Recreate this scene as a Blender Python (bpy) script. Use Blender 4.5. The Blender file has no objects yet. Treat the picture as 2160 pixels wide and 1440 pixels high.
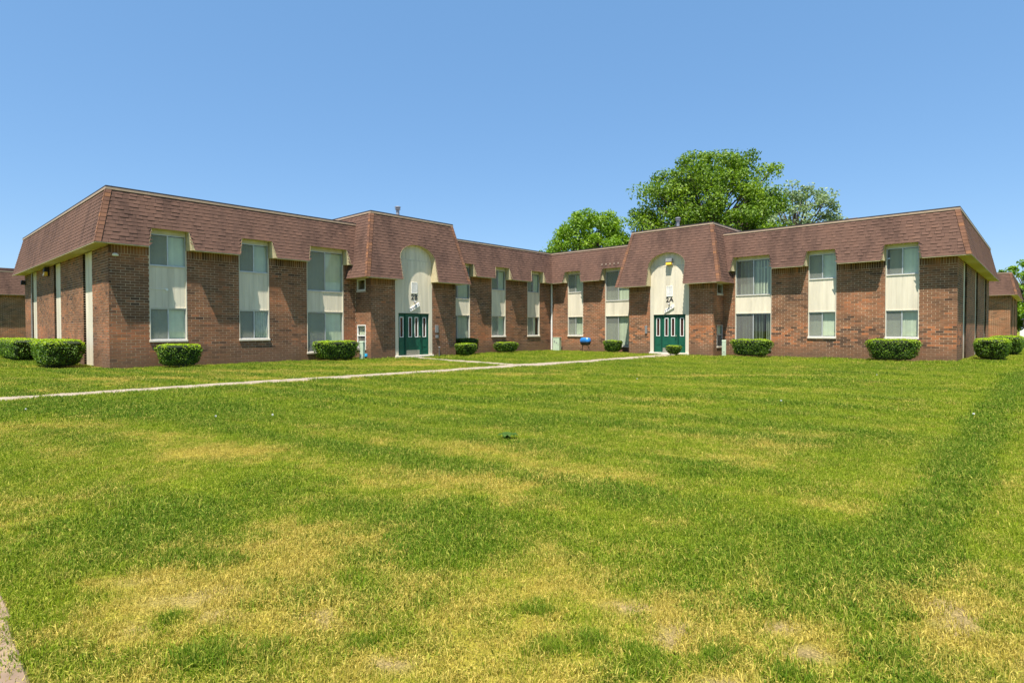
import bpy, math, random
import numpy as np
from mathutils import Vector, Matrix
random.seed(7)
rng = np.random.default_rng(7)
sc = bpy.context.scene
col = sc.collection
R = math.radians

# ---------------------------------------------------------------- camera, sky, sun, exposure
CAM = np.array([25.2515, -31.4504, 1.42])
cam_d = bpy.data.cameras.new('camera')
cam = bpy.data.objects.new('camera', cam_d)
col.objects.link(cam)
sc.camera = cam
cam_d.lens = 1229.73 / 2160 * 36
cam_d.sensor_width = 36
cam_d.clip_start = 0.05
cam_d.clip_end = 2000
ya, pi_, ro = R(-42.6236), R(-1.126), R(-0.0797)
fw = Vector((math.sin(ya) * math.cos(pi_), math.cos(ya) * math.cos(pi_), math.sin(pi_)))
rt = Vector((math.cos(ya), -math.sin(ya), 0))
up = rt.cross(fw)
r2 = rt * math.cos(ro) + up * math.sin(ro)
u2 = -rt * math.sin(ro) + up * math.cos(ro)
M = Matrix(((r2.x, u2.x, -fw.x, CAM[0]), (r2.y, u2.y, -fw.y, CAM[1]), (r2.z, u2.z, -fw.z, CAM[2]), (0, 0, 0, 1)))
cam.matrix_world = M
_F, _Rv, _U = np.array(fw), np.array(r2), np.array(u2)

def pix(P):
    d = np.asarray(P, float) - CAM
    w = d @ _F
    if w < 0.1:
        return None
    return 1080 + 1229.73 * (d @ _Rv) / w, 720 - 1229.73 * (d @ _U) / w

TRAVEL = Vector((-0.172, 0.365, -1.0)).normalized()      # the way the sunlight goes
SUN = -TRAVEL
world = bpy.data.worlds.new('World')
sc.world = world
world.use_nodes = True
wn = world.node_tree
wn.nodes.clear()
sky = wn.nodes.new('ShaderNodeTexSky')
sky.sky_type = 'NISHITA'
sky.sun_disc = False
sky.sun_elevation = math.asin(SUN.z)
sky.sun_rotation = math.atan2(SUN.x, SUN.y)
sky.altitude = 200
sky.air_density = 1.0
sky.dust_density = 0.4
sky.ozone_density = 3.0
bg = wn.nodes.new('ShaderNodeBackground')
bg.inputs[1].default_value = 0.085
wo = wn.nodes.new('ShaderNodeOutputWorld')
hsv = wn.nodes.new('ShaderNodeHueSaturation')
hsv.inputs['Saturation'].default_value = 1.0
haz = wn.nodes.new('ShaderNodeMix'); haz.data_type = 'RGBA'
haz.inputs[0].default_value = 0.50
haz.inputs[7].default_value = (1.00, 2.50, 4.75, 1)        # even spring-haze blue over the physical sky
wn.links.new(sky.outputs[0], haz.inputs[6])
wn.links.new(haz.outputs[2], hsv.inputs['Color'])
wn.links.new(hsv.outputs[0], bg.inputs[0])
wn.links.new(bg.outputs[0], wo.inputs[0])
sun_d = bpy.data.lights.new('sun', 'SUN')
sun_d.energy = 5.0
sun_d.angle = R(0.53)
sun_d.color = (1.0, 0.94, 0.84)
sun = bpy.data.objects.new('sun', sun_d)
col.objects.link(sun)
sun.rotation_euler = TRAVEL.to_track_quat('-Z', 'Y').to_euler()
sc.view_settings.view_transform = 'Standard'
sc.view_settings.look = 'None'
sc.view_settings.exposure = 1.1
sc.view_settings.gamma = 1.0
sc.view_settings.use_curve_mapping = False
sc.render.engine = 'CYCLES'
sc.cycles.max_bounces = 6
sc.cycles.transparent_max_bounces = 12

# ---------------------------------------------------------------- helpers
def props(o, label=None, cat=None, group=None, kind=None):
    if label: o['label'] = label
    if cat: o['category'] = cat
    if group: o['group'] = group
    if kind: o['kind'] = kind
    return o

def empty(name, loc, label=None, cat=None, group=None, rz=0.0, kind=None):
    o = bpy.data.objects.new(name, None)
    o.empty_display_size = 0.2
    o.location = loc
    o.rotation_euler = (0, 0, rz)
    col.objects.link(o)
    return props(o, label, cat, group, kind)

class MB:
    """collects faces; every face may carry a 'tone' 0..1 that the material reads"""
    def __init__(s):
        s.v, s.f, s.t = [], [], []
    def face(s, pts, tone=0.5):
        n = len(s.v)
        s.v.extend([tuple(map(float, q)) for q in pts])
        s.f.append(tuple(range(n, n + len(pts))))
        s.t.append(tone)
    def hexa(s, b, t, tone=0.5, skip=()):
        """b, t: 4 bottom and 4 top corners, same order"""
        n = len(s.v)
        s.v.extend([tuple(map(float, q)) for q in list(b) + list(t)])
        fs = [(0, 3, 2, 1), (4, 5, 6, 7), (0, 1, 5, 4), (1, 2, 6, 5), (2, 3, 7, 6), (3, 0, 4, 7)]
        for i, q in enumerate(fs):
            if i in skip: continue
            s.f.append(tuple(n + k for k in q)); s.t.append(tone)
    def box(s, lo, hi, tone=0.5):
        x0, y0, z0 = lo; x1, y1, z1 = hi
        s.hexa([(x0, y0, z0), (x1, y0, z0), (x1, y1, z0), (x0, y1, z0)], [(x0, y0, z1), (x1, y0, z1), (x1, y1, z1), (x0, y1, z1)], tone)
    def tube(s, a, b, r, n=10, r1=None, tone=0.5, caps=True):
        a, b = Vector(a), Vector(b)
        d = (b - a).normalized()
        x = d.orthogonal().normalized(); y = d.cross(x)
        r1 = r if r1 is None else r1
        k = len(s.v)
        for c, q in ((a, r), (b, r1)):
            for i in range(n):
                g = 2 * math.pi * i / n
                s.v.append(tuple(c + x * math.cos(g) * q + y * math.sin(g) * q))
        for i in range(n):
            j = (i + 1) % n
            s.f.append((k + i, k + j, k + n + j, k + n + i)); s.t.append(tone)
        if caps:
            s.f.append(tuple(k + i for i in reversed(range(n)))); s.t.append(tone)
            s.f.append(tuple(k + n + i for i in range(n))); s.t.append(tone)
    def lathe(s, c, prof, n=16, tone=0.5, sx=1, sy=1):
        k = len(s.v)
        for r, z in prof:
            for i in range(n):
                g = 2 * math.pi * i / n
                s.v.append((c[0] + r * math.cos(g) * sx, c[1] + r * math.sin(g) * sy, c[2] + z))
        for j in range(len(prof) - 1):
            for i in range(n):
                a = k + j * n + i; b = k + j * n + (i + 1) % n
                s.f.append((a, b, b + n, a + n)); s.t.append(tone)
    def mesh(s, name, mat, smooth=False, fix=True):
        me = bpy.data.meshes.new(name)
        me.from_pydata(s.v, [], s.f)
        if fix:
            import bmesh
            bm = bmesh.new(); bm.from_mesh(me)
            at = bm.faces.layers.float.new('tone')
            for fc, t in zip(bm.faces, s.t): fc[at] = t
            bmesh.ops.recalc_face_normals(bm, faces=bm.faces)
            bm.to_mesh(me); bm.free()
        else:
            a = me.attributes.new('tone', 'FLOAT', 'FACE')
            a.data.foreach_set('value', np.array(s.t, dtype=np.float32))
        if smooth:
            me.polygons.foreach_set('use_smooth', [True] * len(me.polygons))
        me.materials.append(mat)
        return me
    def build(s, name, mat, parent=None, smooth=False, fix=True, kind=None, label=None, loc=None):
        o = bpy.data.objects.new(name, s.mesh(name, mat, smooth, fix))
        col.objects.link(o)
        if parent: o.parent = parent
        if loc is not None: o.location = loc
        return props(o, label, kind=kind)

def bevel(o, w=0.01, seg=2):
    m = o.modifiers.new('bevel', 'BEVEL'); m.width = w; m.segments = seg; m.limit_method = 'ANGLE'
    return o

# ---------------------------------------------------------------- materials
def mat(name):
    m = bpy.data.materials.new(name)
    m.use_nodes = True
    nt = m.node_tree
    b = nt.nodes['Principled BSDF']
    b.inputs['Specular IOR Level'].default_value = 0.3
    return m, nt, b
def N(nt, t, **k):
    n = nt.nodes.new(t)
    for a, v in k.items(): setattr(n, a, v)
    return n
def ramp(nt, stops, src):
    r = N(nt, 'ShaderNodeValToRGB')
    e = r.color_ramp.elements
    while len(e) < len(stops): e.new(0.5)
    for i, (p, c) in enumerate(stops):
        e[i].position = p
        e[i].color = (*c, 1) if len(c) == 3 else c
    nt.links.new(src, r.inputs[0])
    return r.outputs[0]
def noise(nt, scale, detail=3, rough=0.55, vec=None, dist=0):
    n = N(nt, 'ShaderNodeTexNoise')
    n.inputs['Scale'].default_value = scale
    n.inputs['Detail'].default_value = detail
    n.inputs['Roughness'].default_value = rough
    n.inputs['Distortion'].default_value = dist
    if vec is not None: nt.links.new(vec, n.inputs['Vector'])
    return n.outputs['Fac']
def geo_pos(nt):
    return N(nt, 'ShaderNodeNewGeometry').outputs['Position']
def mapping(nt, vec, scale=(1, 1, 1), rot=(0, 0, 0)):
    m = N(nt, 'ShaderNodeMapping')
    m.inputs['Scale'].default_value = scale
    m.inputs['Rotation'].default_value = rot
    nt.links.new(vec, m.inputs['Vector'])
    return m.outputs[0]
def mixc(nt, fac, a, b, mode='MIX'):
    m = N(nt, 'ShaderNodeMix', data_type='RGBA', blend_type=mode)
    def put(sock, v):
        if isinstance(v, bpy.types.NodeSocket): nt.links.new(v, sock)
        else: sock.default_value = (*v, 1) if isinstance(v, tuple) else v
    if isinstance(fac, bpy.types.NodeSocket): nt.links.new(fac, m.inputs[0])
    else: m.inputs[0].default_value = fac
    put(m.inputs[6], a); put(m.inputs[7], b)
    return m.outputs[2]
def mth(nt, op, a, b=None, clamp=False):
    m = N(nt, 'ShaderNodeMath', operation=op); m.use_clamp = clamp
    for i, v in enumerate((a, b)):
        if v is None: continue
        if isinstance(v, bpy.types.NodeSocket): nt.links.new(v, m.inputs[i])
        else: m.inputs[i].default_value = v
    return m.outputs[0]
def attr(nt, name, typ='GEOMETRY'):
    a = N(nt, 'ShaderNodeAttribute'); a.attribute_name = name; a.attribute_type = typ
    return a
def bump(nt, b, h, strength=0.3, dist=0.01):
    n = N(nt, 'ShaderNodeBump')
    n.inputs['Strength'].default_value = strength
    n.inputs['Distance'].default_value = dist
    nt.links.new(h, n.inputs['Height'])
    nt.links.new(n.outputs[0], b.inputs['Normal'])

def plain(name, c, rough=0.6, var=0.12, scale=6, metallic=0.0, spec=0.3, streak=False):
    m, nt, b = mat(name)
    pos = geo_pos(nt)
    v = mapping(nt, pos, (1, 1, 0.12)) if streak else pos
    n = noise(nt, scale, 4, 0.6, v)
    lo = tuple(x * (1 - var * 1.6) for x in c); hi = tuple(min(1, x * (1 + var)) for x in c)
    nt.links.new(ramp(nt, [(0.3, lo), (0.65, hi)], n), b.inputs['Base Color'])
    b.inputs['Roughness'].default_value = rough
    b.inputs['Metallic'].default_value = metallic
    b.inputs['Specular IOR Level'].default_value = spec
    return m

# brick
m_brick, nt, b = mat('brick')
pos = geo_pos(nt)
tone = attr(nt, 'tone').outputs['Fac']
c = ramp(nt, [(0.0, (0.075, 0.042, 0.028)), (0.22, (0.150, 0.081, 0.047)), (0.45, (0.222, 0.109, 0.059)), (0.65, (0.280, 0.130, 0.066)), (0.82, (0.345, 0.140, 0.068)), (1.0, (0.420, 0.160, 0.066))], tone)
g = noise(nt, 60, 4, 0.7, pos)
c = mixc(nt, 0.55, c, ramp(nt, [(0.3, (0.55, 0.52, 0.5)), (0.7, (1.3, 1.28, 1.25))], g), 'MULTIPLY')
big = noise(nt, 1.1, 3, 0.6, pos)
c = mixc(nt, 0.45, c, ramp(nt, [(0.35, (0.72, 0.70, 0.68)), (0.65, (1.2, 1.2, 1.2))], big), 'MULTIPLY')
szb = N(nt, 'ShaderNodeSeparateXYZ'); nt.links.new(pos, szb.inputs[0])
dirt = mth(nt, 'MULTIPLY', mth(nt, 'SUBTRACT', mth(nt, 'ADD', 0.42, mth(nt, 'MULTIPLY', big, 0.9)), szb.outputs[2], True), 1.3, True)
c = mixc(nt, mth(nt, 'MULTIPLY', dirt, 0.8), c, (0.150, 0.088, 0.055))
nt.links.new(c, b.inputs['Base Color'])
b.inputs['Roughness'].default_value = 0.88
b.inputs['Specular IOR Level'].default_value = 0.2
bump(nt, b, g, 0.5, 0.004)
# mortar: pale tan, in places smeared brown by soil and old wash
m_mortar, nt, b = mat('mortar')
pos = geo_pos(nt)
n1 = noise(nt, 1.3, 4, 0.65, pos)
n2 = noise(nt, 30, 3, 0.6, pos)
c = ramp(nt, [(0.34, (0.24, 0.15, 0.095)), (0.48, (0.46, 0.335, 0.225)), (0.66, (0.66, 0.51, 0.35))], n1)
c = mixc(nt, 0.5, c, ramp(nt, [(0.3, (0.7, 0.7, 0.7)), (0.7, (1.2, 1.2, 1.2))], n2), 'MULTIPLY')
sepz = N(nt, 'ShaderNodeSeparateXYZ'); nt.links.new(pos, sepz.inputs[0])
low = mth(nt, 'SUBTRACT', 1.0, mth(nt, 'MULTIPLY', sepz.outputs[2], 1.6), True)
c = mixc(nt, mth(nt, 'MULTIPLY', low, 0.75), c, (0.155, 0.092, 0.062))
nt.links.new(c, b.inputs['Base Color'])
b.inputs['Roughness'].default_value = 0.95
bump(nt, b, n2, 0.4, 0.004)

# asphalt shingles
def shingle_mat(name, lo, mid, hi):
    m, nt, b = mat(name)
    pos = geo_pos(nt)
    tone = attr(nt, 'tone').outputs['Fac']
    c = ramp(nt, [(0.0, lo), (0.5, mid), (1.0, hi)], tone)
    gr = noise(nt, 180, 2, 0.8, pos)
    c = mixc(nt, 0.6, c, ramp(nt, [(0.3, (0.8, 0.8, 0.8)), (0.7, (1.18, 1.17, 1.15))], gr), 'MULTIPLY')
    st = noise(nt, 1.2, 5, 0.65, mapping(nt, pos, (1, 1, 0.35)))
    c = mixc(nt, 0.75, c, ramp(nt, [(0.36, (0.58, 0.60, 0.63)), (0.52, (1.0, 1.0, 1.0)), (0.70, (1.12, 1.08, 1.04))], st), 'MULTIPLY')
    nt.links.new(c, b.inputs['Base Color'])
    b.inputs['Roughness'].default_value = 0.93
    b.inputs['Specular IOR Level'].default_value = 0.15
    bump(nt, b, gr, 0.4, 0.003)
    return m
m_shingle = shingle_mat('roof_shingle', (0.106, 0.061, 0.047), (0.130, 0.074, 0.056), (0.156, 0.088, 0.065))
m_hip = shingle_mat('hip_shingle', (0.125, 0.066, 0.048), (0.175, 0.090, 0.060), (0.26, 0.122, 0.062))
m_deck = plain('roof_felt', (0.05, 0.032, 0.028), 0.95)
m_beige = plain('beige_paint', (0.62, 0.565, 0.445), 0.6, 0.08, 3, streak=True)
m_panel = plain('painted_siding', (0.65, 0.585, 0.455), 0.65, 0.12, 2.5, streak=True)
m_soffit = plain('soffit_paint', (0.52, 0.44, 0.27), 0.7, 0.08)
m_cap = plain('roof_edge_trim', (0.40, 0.29, 0.205), 0.55, 0.08)
m_black = plain('black_metal', (0.025, 0.022, 0.022), 0.5)
m_darkcap = plain('dark_edge_metal', (0.05, 0.04, 0.04), 0.6)
m_flat = plain('gravel_roof', (0.2, 0.18, 0.16), 0.95, 0.2, 40)
m_white = plain('white_paint', (0.78, 0.77, 0.73), 0.5, 0.06)
m_alu = plain('window_aluminium', (0.50, 0.51, 0.50), 0.4, 0.08, 8, 0.4)
m_sill = plain('stone_sill', (0.62, 0.56, 0.47), 0.8, 0.1, 12)
m_green = plain('green_door_paint', (0.010, 0.092, 0.055), 0.4, 0.1, 3, spec=0.4)
m_dkgreen = plain('green_door_trim', (0.008, 0.060, 0.038), 0.45, 0.1, 3)
m_steel = plain('brushed_steel', (0.55, 0.52, 0.46), 0.35, 0.1, 20, 0.7)
m_concrete, nt, b = mat('concrete')
pos = geo_pos(nt)
n1 = noise(nt, 3, 5, 0.6, pos); n2 = noise(nt, 120, 2, 0.7, pos)
c = ramp(nt, [(0.3, (0.215, 0.170, 0.125)), (0.7, (0.34, 0.285, 0.22))], n1)
c = mixc(nt, 0.4, c, ramp(nt, [(0.3, (0.7, 0.7, 0.7)), (0.7, (1.2, 1.2, 1.2))], n2), 'MULTIPLY')
nt.links.new(c, b.inputs['Base Color']); b.inputs['Roughness'].default_value = 0.9
bump(nt, b, n2, 0.4, 0.003)
m_blind = plain('vinyl_blind', (0.72, 0.71, 0.62), 0.55, 0.05, 3)
nt = m_blind.node_tree; b = nt.nodes['Principled BSDF']
_src = b.inputs['Base Color'].links[0].from_socket
_c = mixc(nt, 1.0, _src, ramp(nt, [(0.0, (0.80, 0.80, 0.80)), (1.0, (1.12, 1.12, 1.10))], attr(nt, 'tone').outputs['Fac']), 'MULTIPLY')
nt.links.new(_c, b.inputs['Base Color'])
m_curtain = plain('curtain_cloth', (0.55, 0.56, 0.54), 0.8, 0.1, 6)
m_ped = plain('utility_green', (0.42, 0.50, 0.37), 0.5, 0.06)
m_blue = plain('blue_enamel', (0.02, 0.17, 0.50), 0.35, 0.05, spec=0.6)
m_cyan = plain('blue_plastic', (0.02, 0.32, 0.55), 0.4, 0.05)
m_grey = plain('grey_metal', (0.24, 0.24, 0.24), 0.5, 0.1, metallic=0.3)
m_galv = plain('galvanised_pipe', (0.25, 0.26, 0.30), 0.5, 0.2, 9, 0.4)
m_amber, nt, b = mat('amber_lens')
b.inputs['Base Color'].default_value = (0.85, 0.50, 0.05, 1); b.inputs['Roughness'].default_value = 0.25
m_stem = plain('bark', (0.11, 0.085, 0.06), 0.9, 0.25, 12)
m_darkglass, nt, b = mat('dark_glass')
b.inputs['Base Color'].default_value = (0.05, 0.02, 0.016, 1); b.inputs['Roughness'].default_value = 0.06
b.inputs['Specular IOR Level'].default_value = 0.5
m_glass, nt, b = mat('window_glass')
nt.nodes.remove(b)
tr = N(nt, 'ShaderNodeBsdfTransparent'); tr.inputs[0].default_value = (0.86, 0.93, 0.84, 1)
gl = N(nt, 'ShaderNodeBsdfGlossy'); gl.inputs['Roughness'].default_value = 0.02
lw = N(nt, 'ShaderNodeLayerWeight'); lw.inputs[0].default_value = 0.5
fr_fac = mth(nt, 'ADD', mth(nt, 'MULTIPLY', mth(nt, 'POWER', lw.outputs['Facing'], 4.5), 0.85), 0.07)
mx = N(nt, 'ShaderNodeMixShader')
nt.links.new(fr_fac, mx.inputs[0]); nt.links.new(tr.outputs[0], mx.inputs[1]); nt.links.new(gl.outputs[0], mx.inputs[2])
nt.links.new(mx.outputs[0], nt.nodes['Material Output'].inputs[0])
m_screen, nt, b = mat('insect_screen')
nt.nodes.remove(b)
tr = N(nt, 'ShaderNodeBsdfTransparent'); df = N(nt, 'ShaderNodeBsdfDiffuse'); df.inputs[0].default_value = (0.24, 0.24, 0.215, 1)
mx = N(nt, 'ShaderNodeMixShader'); mx.inputs[0].default_value = 0.5
nt.links.new(tr.outputs[0], mx.inputs[1]); nt.links.new(df.outputs[0], mx.inputs[2])
nt.links.new(mx.outputs[0], nt.nodes['Material Output'].inputs[0])

def leaf_mat(name, dark, mid, light, trans=0.35):
    m, nt, b = mat(name)
    tone = attr(nt, 'tone').outputs['Fac']
    c = ramp(nt, [(0.0, dark), (0.5, mid), (1.0, light)], tone)
    nt.links.new(c, b.inputs['Base Color'])
    b.inputs['Roughness'].default_value = 0.5
    b.inputs['Specular IOR Level'].default_value = 0.35
    tl = N(nt, 'ShaderNodeBsdfTranslucent')
    nt.links.new(mixc(nt, 1.0, c, (1.3, 1.4, 0.5), 'MULTIPLY'), tl.inputs[0])
    mx = N(nt, 'ShaderNodeMixShader'); mx.inputs[0].default_value = trans
    nt.links.new(b.outputs[0], mx.inputs[1]); nt.links.new(tl.outputs[0], mx.inputs[2])
    nt.links.new(mx.outputs[0], nt.nodes['Material Output'].inputs[0])
    return m
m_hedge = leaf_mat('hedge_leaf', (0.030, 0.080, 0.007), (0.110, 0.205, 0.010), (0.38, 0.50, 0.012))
m_hedgecore = plain('hedge_twigs', (0.020, 0.030, 0.010), 0.95, 0.3, 30)
m_leafA = leaf_mat('tree_leaf', (0.045, 0.100, 0.008), (0.125, 0.215, 0.012), (0.24, 0.34, 0.02))
m_leafB = leaf_mat('bright_tree_leaf', (0.055, 0.125, 0.006), (0.135, 0.245, 0.010), (0.25, 0.37, 0.02))
m_leafC = leaf_mat('silvery_tree_leaf', (0.12, 0.18, 0.09), (0.21, 0.28, 0.16), (0.32, 0.40, 0.25))

# ---------------------------------------------------------------- wall frames
class Fr:
    """vertical plane: o = origin on the ground, u = direction along, n = outward normal"""
    def __init__(s, o, u, n):
        s.o = np.array((o[0], o[1], 0.0)); s.u = np.array((u[0], u[1], 0.0)); s.n = np.array((n[0], n[1], 0.0))
    def P(s, u, z, d=0.0):
        q = s.o + s.u * u + s.n * d
        return (q[0], q[1], z)
    def box(s, mb, u0, u1, z0, z1, d0, d1, tone=0.5, skip=()):
        mb.hexa([s.P(u0, z0, d1), s.P(u1, z0, d1), s.P(u1, z0, d0), s.P(u0, z0, d0)],
                [s.P(u0, z1, d1), s.P(u1, z1, d1), s.P(u1, z1, d0), s.P(u0, z1, d0)], tone, skip)

def free(a, b, cuts):
    iv = [(a, b)]
    for c0, c1 in cuts:
        nx = []
        for x0, x1 in iv:
            if c1 <= x0 or c0 >= x1: nx.append((x0, x1)); continue
            if c0 > x0: nx.append((x0, c0))
            if c1 < x1: nx.append((c1, x1))
        iv = nx
    return iv

SOFF, TOPZ, ESOFF, ETOP = 4.57, 6.57, 3.92, 7.07
pieces_brick, pieces_shingle = [], []        # candidates for single objects: (pixel size, args)

def slab(fr, u0, u1, z0, z1, opens, parent, thick=0.24, face=-0.0035, material=None):
    """wall body behind the bricks with its openings"""
    mb = MB()
    us = sorted({u0, u1, *[x for o in opens for x in (o[0] + 0.01 * 0, o[1])]})
    for a, b_ in zip(us[:-1], us[1:]):
        cu = [(o[2], o[3]) for o in opens if o[0] <= a + 1e-6 and o[1] >= b_ - 1e-6]
        for za, zb in free(z0, z1, cu):
            fr.box(mb, a, b_, za, zb, face - thick, face)
    return mb.build('wall', material or m_mortar, parent)

def tone_at(x, y, z, seed=0):
    # the brick batches differ by course height and along the wall
    t = 0.42 + 0.20 * math.sin(x * 0.9 + y * 0.7 + seed) * math.sin(z * 1.7 + 0.6 * math.sin(x + y))
    if 0.75 < z < 1.75: t += 0.12
    if 2.1 < z < 2.9: t += 0.08
    spread = 0.13
    if abs(y) < 2 and 0.6 < z < 1.6 and x > 4: spread = 0.42
    t += random.gauss(0, spread)
    if random.random() < 0.03: t -= 0.3
    return min(1, max(0, t))

def bricks(fr, u0, u1, z0, z1, opens, mb, soldier=True, single=True, bias=0.0):
    CH, BL, J = 0.1, 0.3, 0.014
    zs = z1 - 0.30 if soldier else z1
    k = 0
    z = z0
    nrm = fr.n
    def put(a, b_, za, zb):
        c = fr.P((a + b_) / 2, (za + zb) / 2, 0)
        t = min(1, max(0, tone_at(*c) + bias))
        d = random.uniform(-0.0012, 0.0015)
        full = abs((b_ - a) - (BL - J)) < 1e-4 and abs((zb - za) - (CH - J)) < 1e-4
        if single and full:
            p0, p1 = pix(fr.P(a, za)), pix(fr.P(b_, zb))
            if p0 and p1 and 0 < p0[0] < 2160 and 0 < p1[0] < 2160 and float(np.dot(CAM - np.array(c), nrm)) > 0:
                pieces_brick.append((abs((p1[0] - p0[0]) * (p1[1] - p0[1])), fr, (a + b_) / 2, (za + zb) / 2, t, d))
                return
        fr.box(mb, a, b_, za, zb, -0.085, d, t, skip=(5,) if False else (4,))
    while z < zs - 0.02:
        zt = min(z + CH, zs)
        zm = (z + zt) / 2
        cu = [(o[0], o[1]) for o in opens if o[2] < zm < o[3]]
        off = (k % 2) * BL / 2
        for a, b_ in free(u0 + 0.004, u1 - 0.004, cu):
            i = math.floor((a - off) / BL)
            while True:
                s0 = off + i * BL; s1 = s0 + BL - J
                i += 1
                if s0 >= b_: break
                x0, x1 = max(s0, a), min(s1, b_)
                if x1 - x0 < 0.03: continue
                put(x0, x1, z, zt - J)
        z = zt; k += 1
    if soldier:
        cu = [(o[0], o[1]) for o in opens if o[2] < z1 - 0.1 < o[3]]
        for a, b_ in free(u0 + 0.004, u1 - 0.004, cu):
            n = max(1, round((b_ - a) / CH)); w = (b_ - a) / n
            for j in range(n):
                x0 = a + j * w
                c = fr.P(x0, zs + 0.15)
                t = min(1, max(0, tone_at(*c) - 0.12))
                fr.box(mb, x0 + J / 2, x0 + w - J / 2, zs, z1, -0.085, random.uniform(-0.002, 0.003), t, skip=(4,))

# mansard: sloping shingled face over a wall line
class Man:
    def __init__(s, fr, u0, u1, zb, zt, ob, ot, k0, k1, notches=()):
        s.fr, s.u0, s.u1, s.zb, s.zt, s.ob, s.ot, s.k0, s.k1, s.notches = fr, u0, u1, zb, zt, ob, ot, k0, k1, notches
        s.sl = (ob - ot) / (zt - zb)
        L = math.hypot(1, s.sl)
        s.N = (1 / L, s.sl / L)                      # outward, up
    def off(s, z): return s.ob - s.sl * (z - s.zb)
    def L(s, z): return s.u0 - s.k0 * s.off(z)
    def Rr(s, z): return s.u1 + s.k1 * s.off(z)
    def P(s, u, z, t=0.0):
        return s.fr.P(u, z + t * s.N[1], s.off(z) + t * s.N[0])
    def h(s, u):
        z = s.zb - 1
        for n in s.notches:
            if n['kind'] == 'trap':
                if n['b0'] <= u <= n['b1']:
                    if u < n['t0']: z = max(z, s.zb + (n['z'] - s.zb) * (u - n['b0']) / max(1e-6, n['t0'] - n['b0']))
                    elif u > n['t1']: z = max(z, s.zb + (n['z'] - s.zb) * (n['b1'] - u) / max(1e-6, n['b1'] - n['t1']))
                    else: z = max(z, n['z'])
            else:
                if n['b0'] < u < n['b1']:
                    c = (n['b0'] + n['b1']) / 2; rx = (n['b1'] - n['b0']) / 2
                    z = max(z, n['spring'] + (n['z'] - n['spring']) * math.sqrt(max(0, 1 - ((u - c) / rx) ** 2)))
        return z
    def breaks(s):
        out = []
        for n in s.notches:
            if n['kind'] == 'trap': out += [n['b0'], n['t0'], n['t1'], n['b1']]
            else:
                out += list(np.linspace(n['b0'], n['b1'], 49))
        return sorted(out)

def shingles(m, mb, single=True):
    EXP = 0.15
    slant = (m.zt - m.zb) * math.hypot(1, m.sl)
    n = max(1, round(slant / EXP)); dz = (m.zt - m.zb) / n
    br = m.breaks()
    for k in range(n):
        z0 = m.zb + k * dz; z1 = z0 + dz
        a = min(m.L(z0), m.L(z1)); b_ = max(m.Rr(z0), m.Rr(z1))
        u = a - random.uniform(0, 0.3)
        thick = False
        while u < b_:
            w = random.uniform(0.12, 0.30)
            x0, x1 = max(u, a), min(u + w, b_)
            u += w
            thick = not thick
            if x1 - x0 < 0.01: continue
            tb = (0.015 if thick else 0.009) + random.uniform(-0.001, 0.002)
            c = m.P((x0 + x1) / 2, z0)
            t = 0.48 + random.gauss(0, 0.09) + (0.03 if thick else -0.04)
            if random.random() < 0.02: t += 0.4
            t = min(1, max(0, t))
            if k == 0: tb = 0.02
            us = [x0 + 0.001] + [q for q in br if x0 + 0.002 < q < x1 - 0.002] + [x1 - 0.001]
            hs = [m.h(q + e) for q, e in zip(us, [1e-4] + [0] * (len(us) - 2) + [-1e-4])]
            if all(h <= z0 for h in hs) and m.L(z0) <= x0 and m.L(z1) <= x0 and m.Rr(z0) >= x1 and m.Rr(z1) >= x1:
                if single:
                    p0, p1 = pix(m.P(x0, z0)), pix(m.P(x1, z1))
                    nr = m.fr.n * m.N[0] + np.array((0, 0, m.N[1]))
                    if p0 and p1 and 0 < p0[0] < 2160 and 0 < p1[0] < 2160 and float(np.dot(CAM - np.array(c), nr)) > 0:
                        pieces_shingle.append((abs((p1[0] - p0[0]) * (p1[1] - p0[1])), m, x0, x1, z0, z1, tb, t))
                        continue
                shin(mb, m, x0, x1, z0, z1, tb, t)
                continue
            # cut at a notch or at a hip: strip by strip
            for (ua, ha), (ub, hb) in zip(list(zip(us, hs))[:-1], list(zip(us, hs))[1:]):
                za, zb_ = max(z0, ha), max(z0, hb)
                if za >= z1 - 1e-4 and zb_ >= z1 - 1e-4: continue
                za, zb_ = min(za, z1 - 1e-3), min(zb_, z1 - 1e-3)
                def cl(q, zz): return min(max(q, m.L(zz)), m.Rr(zz))
                A, B, C, D = (cl(ua, za), za), (cl(ub, zb_), zb_), (cl(ub, z1), z1), (cl(ua, z1), z1)
                if abs(A[0] - B[0]) < 1e-4 and abs(C[0] - D[0]) < 1e-4: continue
                lo = [m.P(*A), m.P(*B), m.P(*C), m.P(*D)]
                hi = [m.P(*A, tb), m.P(*B, tb), m.P(*C, 0.003), m.P(*D, 0.003)]
                mb.hexa(lo, hi, t, skip=(0,))

def shin(mb, m, x0, x1, z0, z1, tb, t, org=None):
    lo = [m.P(x0 + .001, z0), m.P(x1 - .001, z0), m.P(x1 - .001, z1), m.P(x0 + .001, z1)]
    hi = [m.P(x0 + .001, z0, tb), m.P(x1 - .001, z0, tb), m.P(x1 - .001, z1, 0.003), m.P(x0 + .001, z1, 0.003)]
    if org is not None:
        lo = [np.array(q) - org for q in lo]; hi = [np.array(q) - org for q in hi]
    mb.hexa(lo, hi, t, skip=(0,))

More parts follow.
